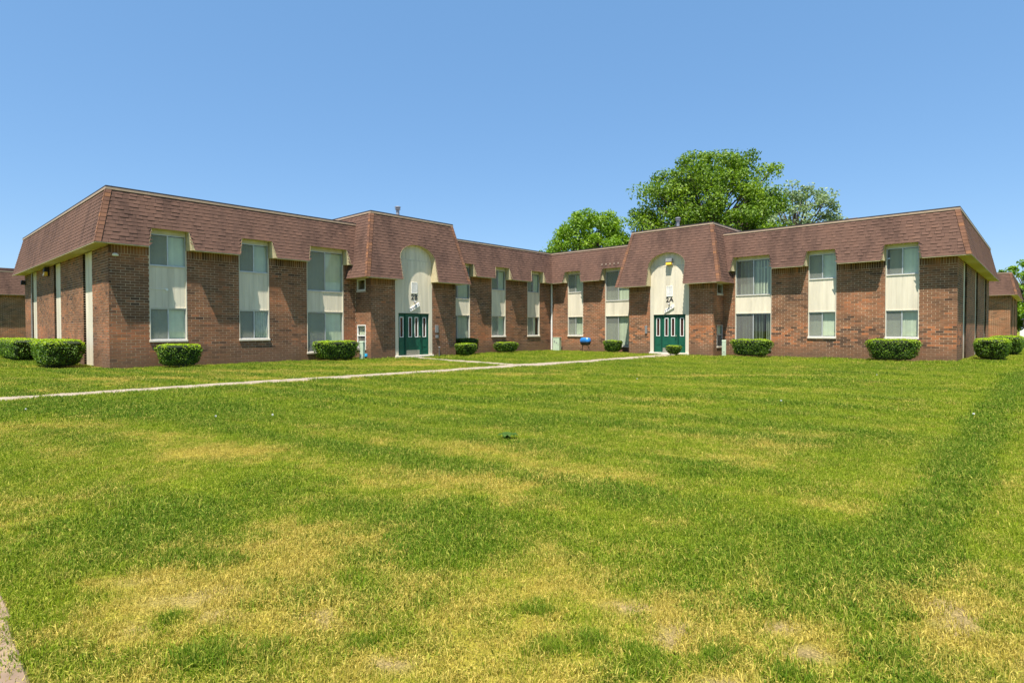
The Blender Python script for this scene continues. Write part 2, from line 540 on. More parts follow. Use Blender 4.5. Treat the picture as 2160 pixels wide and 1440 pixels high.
def deck(m, parent, mbs, trim, wall_d=0.0):
    """mbs: felt under the shingles; trim: soffit and notch cheeks"""
    # sloping board as one polygon with the notches cut from below
    path = [(m.L(m.zb), m.zb)]
    for n in m.notches:
        if n['kind'] == 'trap':
            path += [(n['b0'], m.zb), (n['t0'], n['z']), (n['t1'], n['z']), (n['b1'], m.zb)]
        else:
            path += [(n['b0'], m.zb)]
            c = (n['b0'] + n['b1']) / 2; rx = (n['b1'] - n['b0']) / 2
            for i in range(25):
                g = math.pi - math.pi * i / 24
                path.append((c + rx * math.cos(g), n['spring'] + (n['z'] - n['spring']) * math.sin(g)))
            path += [(n['b1'], m.zb)]
    path += [(m.Rr(m.zb), m.zb)]
    top = [(m.Rr(m.zt), m.zt), (m.L(m.zt), m.zt)]
    mbs.face([m.P(u, z) for u, z in path + top])
    # soffit pieces between the notches (horizontal), cheeks and notch ceilings
    e = [(m.L(m.zb), m.u0 if m.k0 else m.u0)]
    segs = []
    cur_o, cur_w = m.L(m.zb), (m.u0 if m.k0 >= 0 else m.u0)
    for n in m.notches:
        w0 = n.get('w0', n['b0']); w1 = n.get('w1', n['b1'])
        segs.append((cur_o, n['b0'], cur_w, w0)); cur_o, cur_w = n['b1'], w1
        if n['kind'] == 'trap':
            pts = [(n['b0'], m.zb, w0), (n['t0'], n['z'], w0), (n['t1'], n['z'], w1), (n['b1'], m.zb, w1)]
        else:
            c = (n['b0'] + n['b1']) / 2; rx = (n['b1'] - n['b0']) / 2
            pts = [(n['b0'], m.zb, n['b0'])]
            for i in range(25):
                g = math.pi - math.pi * i / 24
                q = c + rx * math.cos(g)
                pts.append((q, n['spring'] + (n['z'] - n['spring']) * math.sin(g), q))
            pts.append((n['b1'], m.zb, n['b1']))
        for (ua, za, wa), (ub, zb_, wb) in zip(pts[:-1], pts[1:]):
            A, B = m.P(ua, za, 0.022), m.P(ub, zb_, 0.022)
            C, D = m.fr.P(wb, zb_, wall_d), m.fr.P(wa, za, wall_d)
            trim.face([A, B, C, D])
    segs.append((cur_o, m.Rr(m.zb), cur_w, m.u1))
    for a, b_, wa, wb in segs:
        trim.face([m.fr.P(a, m.zb, m.ob), m.fr.P(b_, m.zb, m.ob), m.fr.P(wb, m.zb, -0.05), m.fr.P(wa, m.zb, -0.05)])
        # drip edge under the lowest course
        if b_ - a > 0.05:
            m.fr.box(trim, a, b_, m.zb - 0.03, m.zb - 0.002, m.ob - 0.02, m.ob + 0.012)

def hips(m, mb, side, parent=None):
    """cap shingles along a hip; side 0 = at L, 1 = at R; each its own part when a parent is given"""
    n = round((m.zt - m.zb) / 0.15); dz = (m.zt - m.zb) / n
    for k in range(n):
        z0 = m.zb + k * dz; z1 = z0 + dz
        t = min(1, max(0, 0.5 + random.gauss(0, 0.22)))
        e0, e1 = (m.L(z0), m.L(z1)) if side == 0 else (m.Rr(z0), m.Rr(z1))
        s = 1 if side == 0 else -1
        w = 0.16
        lo = [m.P(e0, z0), m.P(e0 + s * w, z0), m.P(e1 + s * w, z1), m.P(e1, z1)]
        hi = [m.P(e0 - s * .02, z0, 0.034), m.P(e0 + s * w, z0, 0.034), m.P(e1 + s * w, z1, 0.026), m.P(e1 - s * .02, z1, 0.026)]
        q = MB() if parent else mb
        q.hexa(lo, hi, t, skip=(0,))
        if parent: q.build('hip_shingle', m_hip, parent)

def cap(m, light, dark):
    """pale trim and dark strip along the parapet"""
    o = m.ot
    a, b_ = m.L(m.zt) - 0.03 * (m.k0 > 0), m.Rr(m.zt) + 0.03 * (m.k1 > 0)
    m.fr.box(light, a, b_, m.zt - 0.01, m.zt + 0.062, o - 0.10, o + 0.035)
    m.fr.box(dark, a + 0.01, b_ - 0.01, m.zt + 0.064, m.zt + 0.12, o - 0.10, o + 0.030)

# ---------------------------------------------------------------- windows
def sash(fr, mb, u0, u1, z0, z1, d, w=0.035, t=0.03):
    fr.box(mb, u0, u1, z0, z0 + w, d - t, d); fr.box(mb, u0, u1, z1 - w, z1, d - t, d)
    fr.box(mb, u0, u0 + w, z0 + w, z1 - w, d - t, d); fr.box(mb, u1 - w, u1, z0 + w, z1 - w, d - t, d)

def window(parent, fr, u0, u1, z0, z1, left='screen', blinds='closed', gap=None, seed=0, curtain=False):
    """two-light sliding window; the left light (as seen) carries the insect screen"""
    rv = random.Random(seed)
    flip = getattr(fr, 'flip', False)
    f = MB(); sash(fr, f, u0, u1, z0, z1, -0.045, 0.04, 0.07)
    um = (u0 + u1) / 2
    fr.box(f, um - 0.022, um + 0.022, z0 + 0.04, z1 - 0.04, -0.10, -0.05)
    win = f.build('window', m_alu, parent)
    a, b_ = u0 + 0.04, um - 0.022
    c, e = um + 0.022, u1 - 0.04
    for q0, q1, dd in ((a, b_, -0.085), (c, e, -0.075)):
        g = MB(); g.face([fr.P(q0, z0 + .04, dd), fr.P(q1, z0 + .04, dd), fr.P(q1, z1 - .04, dd), fr.P(q0, z1 - .04, dd)])
        g.build('pane', m_glass, win)
    if left == 'screen':
        g = MB(); g.face([fr.P(a, z0 + .04, -0.058), fr.P(b_, z0 + .04, -0.058), fr.P(b_, z1 - .04, -0.058), fr.P(a, z1 - .04, -0.058)])
        g.build('insect_screen', m_screen, win)
    s = MB()
    wtone = rv.random() * 0.9 - 0.15
    if blinds:
        pitch = 0.075
        ang = {'closed': 0.16, 'open': 0.95, 'half': 0.55}[blinds]
        u = u0 + 0.02
        while u < u1 - 0.03:
            g = ang + rv.gauss(0, 0.05 if blinds == 'closed' else 0.12)
            hw = 0.044
            du, dd = hw * math.cos(g), hw * math.sin(g)
            skip = gap and gap[0] < (u - u0) / (u1 - u0) < gap[1]
            if not skip:
                base = -0.17 + rv.uniform(-0.003, 0.003)
                s.face([fr.P(u - du, z0 + .05, base - dd), fr.P(u + du, z0 + .05, base + dd), fr.P(u + du, z1 - .05, base + dd), fr.P(u - du, z1 - .05, base - dd)], wtone + 0.35 * rv.random())
            u += pitch
        s.build('vertical_blind', m_blind, win, fix=False)
    if curtain:
        s = MB()
        nn = 40
        for i in range(nn):
            ua = um + (u1 - um) * i / nn; ub = um + (u1 - um) * (i + 1) / nn
            da = -0.15 + 0.03 * math.sin(i * 0.9); db = -0.15 + 0.03 * math.sin((i + 1) * 0.9)
            s.face([fr.P(ua, z0 + .05, da), fr.P(ub, z0 + .05, db), fr.P(ub, z1 - .05, db), fr.P(ua, z1 - .05, da)])
        s.build('curtain', m_curtain, win, smooth=True, fix=False)
    return win

def siding(parent, fr, u0, u1, z0, z1, d=-0.035, board=0.203, name='siding_panel'):
    mb = MB()
    fr.box(mb, u0, u1, z0, z1, d - 0.03, d - 0.008)
    n = max(1, round((u1 - u0) / board)); w = (u1 - u0) / n
    for i in range(n):
        a = u0 + i * w + (0.005 if i else 0); b_ = u0 + (i + 1) * w - (0.005 if i < n - 1 else 0)
        fr.box(mb, a, b_, z0 + .001, z1 - .001, d - 0.008, d)
    return mb.build(name, m_panel, parent)

def bay(parent, fr, u0, u1, z_sill, wide, cfg):
    """vertical strip: lower window, painted panel, upper window, head board"""
    zub = 3.257 if wide else 3.912
    zlt = 2.279
    window(parent, fr, u0, u1, z_sill, zlt, seed=int(u0 * 100) & 1023, **cfg.get('low', {}))
    window(parent, fr, u0, u1, zub, 5.13, seed=int(u0 * 77) & 1023, **cfg.get('high', {}))
    siding(parent, fr, u0 + 0.002, u1 - 0.002, zlt + 0.002, zub - 0.002)
    t = MB()
    fr.box(t, u0, u1, 5.13, 5.30, -0.10, -0.03)
    # slim trim along both sides of the strip and above the lower window
    fr.box(t, u0 - 0.012, u0 + 0.018, z_sill, SOFF, -0.06, 0.006)
    fr.box(t, u1 - 0.018, u1 + 0.012, z_sill, SOFF, -0.06, 0.006)
    fr.box(t, u0 + 0.02, u1 - 0.02, zlt + 0.004, zlt + 0.03, -0.034, -0.006)
    fr.box(t, u0 + 0.02, u1 - 0.02, zub - 0.03, zub - 0.004, -0.034, -0.006)
    t.build('window_trim', m_beige, parent)
    s = MB(); fr.box(s, u0 - 0.03, u1 + 0.03, z_sill - 0.085, z_sill - 0.001, -0.14, 0.055)
    bevel(s.build('window_sill', m_sill, parent), 0.008, 1)

# ---------------------------------------------------------------- the L-shaped apartment building
bld = empty('apartment_building', (0, 0, 0), 'two-storey L-shaped brown brick apartment building with shingled mansard roof around the lawn', 'building')
F1 = Fr((0, 0), (0, 1), (1, 0))          # left wing, faces +x, u = y
F2 = Fr((0, 0), (1, 0), (0, -1))         # right wing, faces -y, u = x
E1 = Fr((0, -25.74), (-1, 0), (0, -1))   # left end wall, u = -x
E2 = Fr((22.35, 0), (0, 1), (1, 0))      # right end wall, u = y
LE, DE = 25.74, 17.85
low_open = 1.059; wide_low = 0.41
bays1 = [(-24.42, -23.13, low_open, False, dict(low={}, high={})),
         (-21.07, -19.80, low_open, False, dict(low=dict(curtain=True, gap=(0.5, 1.0)), high={})),
         (-18.00, -16.13, wide_low, True, dict(low={}, high={})),
         (-9.58, -7.71, wide_low, True, dict(low={}, high=dict(blinds='half', gap=(0.5, .6)))),
         (-5.85, -4.63, low_open, False, dict(low={}, high=dict(blinds='half'))),
         (-2.50, -1.29, low_open, False, dict(low=dict(gap=(.82, .95)), high=dict(blinds='half', gap=(.5, .62))))]
bays2 = [(1.44, 2.66, low_open, False, dict(low={}, high={})),
         (4.42, 6.29, wide_low, True, dict(low={}, high={})),
         (12.76, 14.62, wide_low, True, dict(low=dict(blinds='open'), high=dict(blinds='half', gap=(.02, .1)))),
         (16.42, 17.65, low_open, False, dict(low={}, high={})),
         (19.71, 20.97, low_open, False, dict(low={}, high=dict(gap=(0, .08))))]
def opens_of(bays): return [(b_[0], b_[1], b_[2] - 0.08, 5.30) for b_ in bays]
def notches_of(bays):
    return [dict(kind='trap', b0=b_[0] - 0.14, t0=b_[0] + 0.0, t1=b_[1] - 0.0, b1=b_[1] + 0.17, z=5.28, w0=b_[0], w1=b_[1]) for b_ in bays]
ENT = 1.3
EL0, EL1, ER0, ER1 = -15.43, -9.98, 6.93, 12.1
brick_rest = MB()
# walls
slab(F1, -LE + 0.012, 0, -0.3, TOPZ - 0.1, opens_of(bays1), bld)
slab(F2, 0, 22.35 - 0.012, -0.3, TOPZ - 0.1, opens_of(bays2), bld)
bricks(F1, -LE, EL0, -0.13, SOFF, opens_of(bays1), brick_rest, bias=-0.02)
bricks(F1, EL1, 0, -0.13, SOFF, opens_of(bays1), brick_rest, bias=-0.05)
bricks(F2, 0, ER0, -0.13, SOFF, opens_of(bays2), brick_rest, bias=0.05)
bricks(F2, ER1, 22.35, -0.13, SOFF, opens_of(bays2), brick_rest, bias=0.05)
strips = [(2.40, 3.90), (8.25, 9.75), (14.25, 15.75)]
so = [(a, b_, -0.3, SOFF) for a, b_ in strips]
for E_, bs in ((E1, 0.02), (E2, 0.0)):
    # the piers stand 0.2 proud of the painted strips
    slab(E_, 0.012, DE, -0.3, TOPZ - 0.1, so, bld, thick=0.18)
    core = MB(); E_.box(core, 0.02, DE, -0.3, TOPZ - 0.1, -0.34, -0.21); core.build('wall', m_mortar, bld)
    bricks(E_, 0, DE, -0.15, SOFF, so, brick_rest, soldier=False, bias=bs)
    for a, b_ in strips:
        s = MB()
        for p0, p1 in ((a, a + 0.085), (b_ - 0.085, b_)):   # brick returns beside the strip
            pass
        siding(bld, E_, a + 0.002, b_ - 0.002, 0.02, SOFF - 0.002, d=-0.085, board=0.49)
# back walls close the building
rear = MB()
Fr((-DE, 0), (0, 1), (-1, 0)).box(rear, -LE + 0.3, DE, -0.3, TOPZ - 0.1, -0.25, 0)
Fr((-DE, DE), (1, 0), (0, 1)).box(rear, 0.3, DE + 22.35 - 0.3, -0.3, TOPZ - 0.1, -0.25, 0)
rear.build('rear_wall', m_brick, bld)

# entrance blocks
def entrance(fr_front, fr_a, fr_b, u0, u1, door_c, code, number, brick_bias):
    """fr_front: u along; fr_a: the side wall at u0, fr_b: the side wall at u1 (u from the main wall outward)"""
    s0, s1 = door_c - 1.19, door_c + 1.19
    op = [(s0, s1, -0.3, 5.95)]
    slab(fr_front, u0 + 0.012, u1 - 0.012, -0.3, 6.2, op, bld)
    bricks(fr_front, u0, u1, -0.15, ESOFF, op, brick_rest, bias=brick_bias)  # shifts the brick tone of the whole entrance block
    # siding over the door, side posts, arch head
    zd = 2.28
    back = MB(); fr_front.box(back, s0 - 0.05, s1 + 0.05, zd, 5.95, -0.25, -0.075)
    back.build('wall', m_panel, bld)
    siding(bld, fr_front, s0 + 0.21, s1 - 0.21, zd + 0.03, 4.97, d=-0.03, board=0.2)
    siding(bld, fr_front, s0 + 0.05, s1 - 0.05, 4.99, 5.93, d=-0.045, board=0.2)
    pst = MB()
    for a, b_ in ((s0 + 0.002, s0 + 0.208), (s1 - 0.208, s1 - 0.002)):
        fr_front.box(pst, a, b_, 0.14, 4.97, -0.075, -0.018)
    fr_front.box(pst, s0 + 0.002, s1 - 0.002, 4.972, 4.988, -0.075, -0.022)
    fr_front.box(pst, s0 + 0.21, s1 - 0.21, zd, zd + 0.028, -0.2, -0.015)
    pst.build('door_surround', m_beige, bld)
    st = MB(); fr_front.box(st, s0 - 0.02, s1 + 0.02, -0.05, 0.135, -0.4, 0.10)
    bevel(st.build('door_step', m_sill, bld), 0.01, 1)
    # door set: recessed 0.12
    d0, d1 = door_c - 0.98 + 0.003, door_c + 0.98 - 0.003
    frame = MB()
    D = -0.10
    zb = 0.137
    fr_front.box(frame, d0, d1, zd - 0.05, zd - 0.001, -0.22, D + 0.03)
    for a, b_ in ((d0, d0 + 0.045), (d1 - 0.045, d1), (door_c - 0.53, door_c - 0.47), (door_c + 0.47, door_c + 0.53)):
        fr_front.box(frame, a, b_, zb, zd - 0.05, -0.22, D + 0.03)
    fr_front.box(frame, d0 - 0.003, d0, zb, zd, -0.2, -0.08)
    door = frame.build('entrance_door', m_dkgreen, bld)
    inner = MB(); fr_front.box(inner, d0, d1, zb, zd, -0.30, -0.24); inner.build('door_backing', m_black, bld)
    def leaf(a, b_, lights, name, d):
        """door leaf or side light with narrow glazed openings and raised lower panels"""
        mb = MB()
        zl0, zl1 = zb + 0.95, zd - 0.22
        cuts = [(c - 0.085, c + 0.085) for c in lights]
        fr_front.box(mb, a, b_, zb + 0.01, zl0, d - 0.045, d)
        fr_front.box(mb, a, b_, zl1, zd - 0.055, d - 0.045, d)
        for x0, x1 in free(a, b_, cuts):
            fr_front.box(mb, x0, x1, zl0, zl1, d - 0.045, d)
        for c in lights:        # two raised panels below each light
            for p0, p1 in ((zb + 0.40, zl0 - 0.22), (zb + 0.14, zb + 0.34)) if len(lights) == 1 else ((zb + 0.40, zl0 - 0.22),):
                hw = min(0.15, (b_ - a) / len(lights) / 2 - 0.06)
                fr_front.box(mb, c - hw, c + hw, p0, p1, d, d + 0.008)
                fr_front.box(mb, c - hw + .03, c + hw - .03, p0 + .03, p1 - .03, d + .008, d + 0.013)
        o = mb.build(name, m_green, door)
        o['label'] = 'bright green panelled leaf'
        w = MB(); g = MB()
        for c in lights:
            sash(fr_front, w, c - 0.115, c + 0.115, zl0 - 0.03, zl1 + 0.03, d + 0.018, 0.032, 0.03)
            fr_front.box(g, c - 0.083, c + 0.083, zl0 + .002, zl1 - .002, d - 0.03, d - 0.02)
        w.build('light_frame', m_white, door)
        g.build('glazing', m_darkglass, door)
    leaf(door_c - 0.465, door_c + 0.465, (door_c - 0.2, door_c + 0.2), 'door_leaf', D)
    leaf(d0 + 0.05, door_c - 0.535, ((d0 + door_c - 0.485) / 2,), 'side_light', D - 0.02)
    leaf(door_c + 0.535, d1 - 0.05, ((d1 + door_c + 0.485) / 2,), 'side_light', D - 0.02)
    k = MB(); fr_front.box(k, door_c - 0.43, door_c + 0.40, zb + 0.03, zb + 0.26, D + 0.001, D + 0.005); k.build('kick_plate', m_steel, door)
    k = MB()
    kp = Vector(fr_front.P(door_c + 0.395, 1.08, D)); nn = Vector(fr_front.n)
    k.tube(kp, kp + nn * 0.05, 0.012, 8); k.tube(kp + nn * 0.05, kp + nn * 0.085, 0.032, 10, 0.026); k.tube(kp, kp + nn * 0.012, 0.036, 10)
    k.build('door_knob', m_steel, door)
    # louvre, light, numbers
    lv = MB()
    cu = door_c + 0.02
    zl = 3.30
    sash(fr_front, lv, cu - 0.19, cu + 0.19, zl, zl + 0.56, -0.004, 0.03, 0.03)
    for i in range(10):
        z = zl + 0.035 + i * 0.05
        lv.hexa([fr_front.P(cu - .16, z, -0.006), fr_front.P(cu + .16, z, -0.006), fr_front.P(cu + .16, z, -0.012), fr_front.P(cu - .16, z, -0.012)],
                [fr_front.P(cu - .16, z + .028, -0.022), fr_front.P(cu + .16, z + .028, -0.022), fr_front.P(cu + .16, z + .028, -0.028), fr_front.P(cu - .16, z + .028, -0.028)])
    louv = lv.build('louvre_vent', m_white, bld)
    lb = MB(); fr_front.box(lb, cu - .165, cu + .165, zl + .03, zl + .53, -0.0335, -0.0305); lb.build('louvre_dark_backing', m_black, louv)  # black sheet added behind the slats, paints the shade in the gaps
    t = text_mesh(code, 0.37, fr_front, cu, 2.99, -0.026, 0.008, m_black, bold=0.008)
    t.parent = bld; t.name = 'block_number'; t['label'] = 'black characters ' + code
    bl = MB()
    bp = Vector(fr_front.P(cu, 2.90, -0.03))
    bl.tube(bp, bp + nn * 0.06, 0.03, 10); bl.tube(bp + nn * 0.05 + Vector((0, 0, 0.01)), bp + nn * 0.11 - Vector((0, 0, 0.09)), 0.035, 10, 0.055)
    bl.build('spot_lamp', m_grey, bld)
    # white house-number tiles climbing to the right
    for i, ch in enumerate(number):
        uu = cu - 0.24 + i * 0.118
        zz = 2.475 + i * 0.062
        tl = MB()
        e0, e1 = uu - 0.062, uu + 0.062
        sh = 0.03
        tl.hexa([fr_front.P(e0, zz - .09 - sh, 0.03), fr_front.P(e1, zz - .09 + sh, 0.03), fr_front.P(e1, zz - .09 + sh, -0.03), fr_front.P(e0, zz - .09 - sh, -0.03)],
                [fr_front.P(e0, zz + .09 - sh, 0.012), fr_front.P(e1, zz + .09 + sh, 0.012), fr_front.P(e1, zz + .09 + sh, -0.03), fr_front.P(e0, zz + .09 - sh, -0.03)])
        tile = tl.build('number_tile', m_white, bld)
        tx = text_mesh(ch, 0.17, fr_front, uu, zz - 0.055, 0.024, 0.004, m_black, bold=0.003)
        tx.name = 'digit'; tx.parent = tile

def text_mesh(s, size, fr, u, z, d, ext, material, bold=0.0):
    cu = bpy.data.curves.new('lettering', 'FONT')
    cu.body = s; cu.size = size; cu.align_x = 'CENTER'; cu.extrude = ext; cu.offset = bold; cu.space_character = 1.12
    o = bpy.data.objects.new('lettering', cu)
    col.objects.link(o)
    dg = bpy.context.evaluated_depsgraph_get()
    me = bpy.data.meshes.new_from_object(o.evaluated_get(dg))
    bpy.data.objects.remove(o)
    # +u seen from outside must run left to right
    left_to_right = np.cross(fr.u, np.array((0, 0, 1)))
    sgn = 1 if np.dot(left_to_right, fr.n) > 0 else -1
    for v in me.vertices:
        x, y, zz = v.co
        v.co = fr.P(u + sgn * x, z + y, d + zz)
    me.materials.clear(); me.materials.append(material)
    n = bpy.data.objects.new('lettering', me)
    col.objects.link(n)
    return n

FL = Fr((ENT, 0), (0, 1), (1, 0))
FRr = Fr((0, -ENT), (1, 0), (0, -1))
entrance(FL, None, None, EL0, EL1, -12.82, '2B', '24501', -0.04)
entrance(FRr, None, None, ER0, ER1, 9.52, '2A', '24551', 0.10)
# entrance side walls (u outward from the main wall)
SL0 = Fr((0, EL0), (1, 0), (0, -1)); SL1 = Fr((0, EL1), (1, 0), (0, 1))
SR1 = Fr((ER1, 0), (0, -1), (1, 0)); SR0 = Fr((ER0, 0), (0, -1), (-1, 0))
wn_lo = (0.12, 0.86, 0.52, 1.68); wn_hi = (0.12, 0.86, 3.36, 3.90)
for fr_, ww in ((SL0, True), (SL1, False), (SR1, True), (SR0, False)):
    op = [(wn_lo[0], wn_lo[1], wn_lo[2], wn_lo[3]), (wn_hi[0], wn_hi[1], wn_hi[2], wn_hi[3])] if ww else []
    slab(fr_, 0.0, ENT - 0.012, -0.3, 6.2, op, bld, thick=0.2)
    bricks(fr_, 0, ENT, -0.15, ESOFF, op, brick_rest, bias=0.05 if fr_ is SR1 else 0.0)
    if not ww: continue
    for z0, z1, hi in ((wn_lo[2], wn_lo[3], False), (wn_hi[2], wn_hi[3], True)):
        f = MB(); sash(fr_, f, wn_lo[0], wn_lo[1], z0, z1, 0.01, 0.045, 0.06)
        if not hi: fr_.box(f, wn_lo[0] + .045, wn_lo[1] - .045, 1.13, 1.18, -0.05, 0.005)
        w = f.build('side_window', m_white if fr_ is SL0 else m_alu, bld)
        g = MB(); g.face([fr_.P(.17, z0 + .04, -.05), fr_.P(.81, z0 + .04, -.05), fr_.P(.81, z1 - .04, -.05), fr_.P(.17, z1 - .04, -.05)]); g.build('pane', m_glass, w)
        g = MB()
        if not hi:
            for i in range(6):
                x = 0.2 + i * 0.11
                g.face([fr_.P(x, 1.18, -.09), fr_.P(x + .06, 1.18, -.11), fr_.P(x + .06, z1 - .05, -.11), fr_.P(x, z1 - .05, -.09)])
            g.build('vertical_blind', m_blind, w, fix=False)
            g = MB(); g.face([fr_.P(.17, z0 + .04, -.03), fr_.P(.81, z0 + .04, -.03), fr_.P(.81, 1.13, -.03), fr_.P(.17, 1.13, -.03)]); g.build('insect_screen', m_screen, w)
        s = MB(); fr_.box(s, wn_lo[0] - .02, wn_lo[1] + .02, z0 - 0.07, z0 - .001, -0.1, 0.03); s.build('window_sill', m_sill, bld)

for b_ in bays1: bay(bld, F1, *b_)
for b_ in bays2: bay(bld, F2, *b_)

# roof
OV, OT = 0.48, 0.03
nz1, nz2 = notches_of(bays1), notches_of(bays2)
runs = [Man(F1, -LE, -15.0, SOFF, TOPZ, OV, OT, 1, 0, nz1[:3]),
        Man(F1, -10.4, 0, SOFF, TOPZ, OV, OT, 0, -1, nz1[3:]),
        Man(F2, 0, 7.4, SOFF, TOPZ, OV, OT, -1, 0, nz2[:2]),
        Man(F2, 11.7, 22.35, SOFF, TOPZ, OV, OT, 0, 1, nz2[2:]),
        Man(E1, 0, DE, SOFF, TOPZ, OV, OT, 1, 1), Man(E2, 0, DE, SOFF, TOPZ, OV, OT, 1, 1)]
EB, ET = 0.58, -0.12
arch = lambda c: dict(kind='arch', b0=c - 1.13, b1=c + 1.13, spring=4.97, z=5.74)
eruns = [Man(FL, EL0, EL1, ESOFF, ETOP, EB, ET, 1, 1, [arch(-12.82)]),
         Man(FRr, ER0, ER1, ESOFF, ETOP, EB, ET, 1, 1, [arch(9.50)])]
# entrance roof sides run back over the main roof
sides = [Man(Fr((0, EL0), (1, 0), (0, -1)), -2.4, ENT, ESOFF, ETOP, EB, ET, 0, 1),
         Man(Fr((0, EL1), (1, 0), (0, 1)), -2.4, ENT, ESOFF, ETOP, EB, ET, 0, 1),
         Man(Fr((ER1, 0), (0, -1), (1, 0)), -2.8, ENT, ESOFF, ETOP, EB, ET, 0, 1),
         Man(Fr((ER0, 0), (0, -1), (-1, 0)), -2.8, ENT, ESOFF, ETOP, EB, ET, 0, 1)]
felt, trimm, shing_rest, hipm, capl, capd = MB(), MB(), MB(), MB(), MB(), MB()
for m in runs:
    deck(m, bld, felt, trimm, -0.03)
    shingles(m, shing_rest); cap(m, capl, capd)
for m in eruns:
    deck(m, bld, felt, trimm, -0.05)
    shingles(m, shing_rest); cap(m, capl, capd)
for m in sides:
    mm = Man(m.fr, m.u0, m.u1, m.zb, m.zt, m.ob, m.ot, 0, 1)
    felt.face([mm.P(mm.u0, mm.zb), mm.P(mm.Rr(mm.zb), mm.zb), mm.P(mm.Rr(mm.zt), mm.zt), mm.P(mm.u0, mm.zt)])
    trimm.face([mm.fr.P(-0.02, mm.zb, mm.ob), mm.fr.P(mm.Rr(mm.zb), mm.zb, mm.ob), mm.fr.P(mm.u1, mm.zb, -.05), mm.fr.P(-0.02, mm.zb, -.05)])
    shingles(mm, shing_rest, single=True); cap(mm, capl, capd)
hips(runs[0], None, 0, bld); hips(runs[4], None, 0, bld); hips(runs[3], None, 1, bld); hips(runs[5], None, 0, bld)
for m in eruns: hips(m, None, 0, bld); hips(m, None, 1, bld)
for m in sides: hips(m, None, 1, bld)
felt.build('roof_deck', m_deck, bld, fix=False)
trimm.build('soffit', m_soffit, bld, fix=False)
capl.build('roof_edge_trim', m_cap, bld)
capd.build('roof_edge_strip', m_darkcap, bld)
top = MB()
i_ = 0.06
top.face([(-DE - OT, -LE + i_, TOPZ - 0.03), (-i_, -LE + i_, TOPZ - 0.03), (-i_, i_, TOPZ - 0.03), (-DE, i_, TOPZ - 0.03)])
top.face([(-DE, i_, TOPZ - 0.03), (22.3, i_, TOPZ - 0.03), (22.3, DE, TOPZ - 0.03), (-DE, DE, TOPZ - 0.03)])
top.face([(-2.4, EL0 + .1, ETOP), (ENT - .12, EL0 + .1, ETOP), (ENT - .12, EL1 - .1, ETOP), (-2.4, EL1 - .1, ETOP)])
top.face([(ER0 + .1, 2.8, ETOP), (ER0 + .1, -ENT + .12, ETOP), (ER1 - .1, -ENT + .12, ETOP), (ER1 - .1, 2.8, ETOP)])
top.build('flat_roof', m_flat, bld)
cb = MB()
cb.box((-2.4, EL0 + .08, TOPZ), (-2.36, EL1 - .08, ETOP + .06)); cb.box((ER0 + .08, 2.76, TOPZ), (ER1 - .08, 2.8, ETOP + .06))
cb.build('roof_back_board', m_cap, bld)
cb = MB(); cb.box((-0.2, -13.85, ETOP), (0.75, -11.42, 7.2)); bevel(cb.build('roof_curb', m_cap, bld), .01, 1)
cb = MB(); cb.box((8.2, -0.72, ETOP), (10.55, 0.25, 7.2)); bevel(cb.build('roof_curb', m_cap, bld), .01, 1)
cb = MB(); cb.box((16.25, 3.0, TOPZ), (17.0, 3.8, 7.14)); bevel(cb.build('roof_hatch', m_hip, bld), .02, 1)
cb = MB(); cb.box((17.3, 3.0, TOPZ), (17.9, 3.8, 7.22)); bevel(cb.build('roof_hatch', m_hip, bld), .02, 1)
cb = MB(); cb.box((4.1, 3.0, TOPZ), (4.8, 3.7, 7.12)); bevel(cb.build('roof_hatch', m_hip, bld), .02, 1)
for x, y, zt_ in ((-0.5, -12.5, 8.05), (9.13, 0.5, 8.02)):
    v = MB(); v.tube((x, y, ETOP - .05), (x, y, zt_ - 0.16), 0.09, 14)
    v.lathe((x, y, zt_ - 0.2), [(0.0, 0.0), (0.10, 0.0), (0.155, 0.03), (0.155, 0.05), (0.11, 0.05), (0.11, 0.11), (0.165, 0.13), (0.165, 0.16), (0.12, 0.19), (0.0, 0.20)], 16)
    v.build('vent_pipe', m_galv, bld, smooth=False)

# single bricks and shingles: the 300 that show largest, sharing mesh data
def brick_mesh(tone):
    mb = MB(); J = .014
    mb.box((-(0.3 - J) / 2, -0.085, -(0.1 - J) / 2), ((0.3 - J) / 2, 0.0, (0.1 - J) / 2), tone)
    return mb.mesh('brick', m_brick)
bm_ = [brick_mesh(i / 15) for i in range(16)]
pieces_brick.sort(key=lambda q: -q[0])
for j, (a, fr_, u, z, t, d) in enumerate(pieces_brick):
    if j < 300:
        o = bpy.data.objects.new('brick', bm_[min(15, int(t * 16))])
        col.objects.link(o); o.parent = bld
        o.location = fr_.P(u, z, d)
        ang = math.atan2(fr_.n[1], fr_.n[0]) - math.pi / 2
        o.rotation_euler = (0, 0, ang)
    else:
        fr_.box(brick_rest, u - .143, u + .143, z - .043, z + .043, -0.085, d, t, skip=(4,))
brick_rest.build('brick_courses', m_brick, bld, kind='stuff')
pieces_shingle.sort(key=lambda q: -q[0])
cache = {}
for j, (a, m, x0, x1, z0, z1, tb, t) in enumerate(pieces_shingle):
    if j < 300:
        w = round((x1 - x0) / 0.03) * 0.03
        key = (id(m), round((x1 - x0) / 0.03), tb > 0.014, int(t * 6))
        c = (x0 + x1) / 2
        org = np.array(m.P(c, z0))
        if key not in cache:
            mb = MB(); shin(mb, m, c - w / 2 + .0005, c + w / 2 - .0005, z0, z1, 0.021 if tb > .014 else .009, (int(t * 6) + .5) / 6, org)
            cache[key] = mb.mesh('shingle', m_shingle)
        o = bpy.data.objects.new('shingle', cache[key]); col.objects.link(o); o.parent = bld
        o.location = org
    else:
        shin(shing_rest, m, x0, x1, z0, z1, tb, t)
shing_rest.build('shingle_courses', m_shingle, bld, kind='stuff')

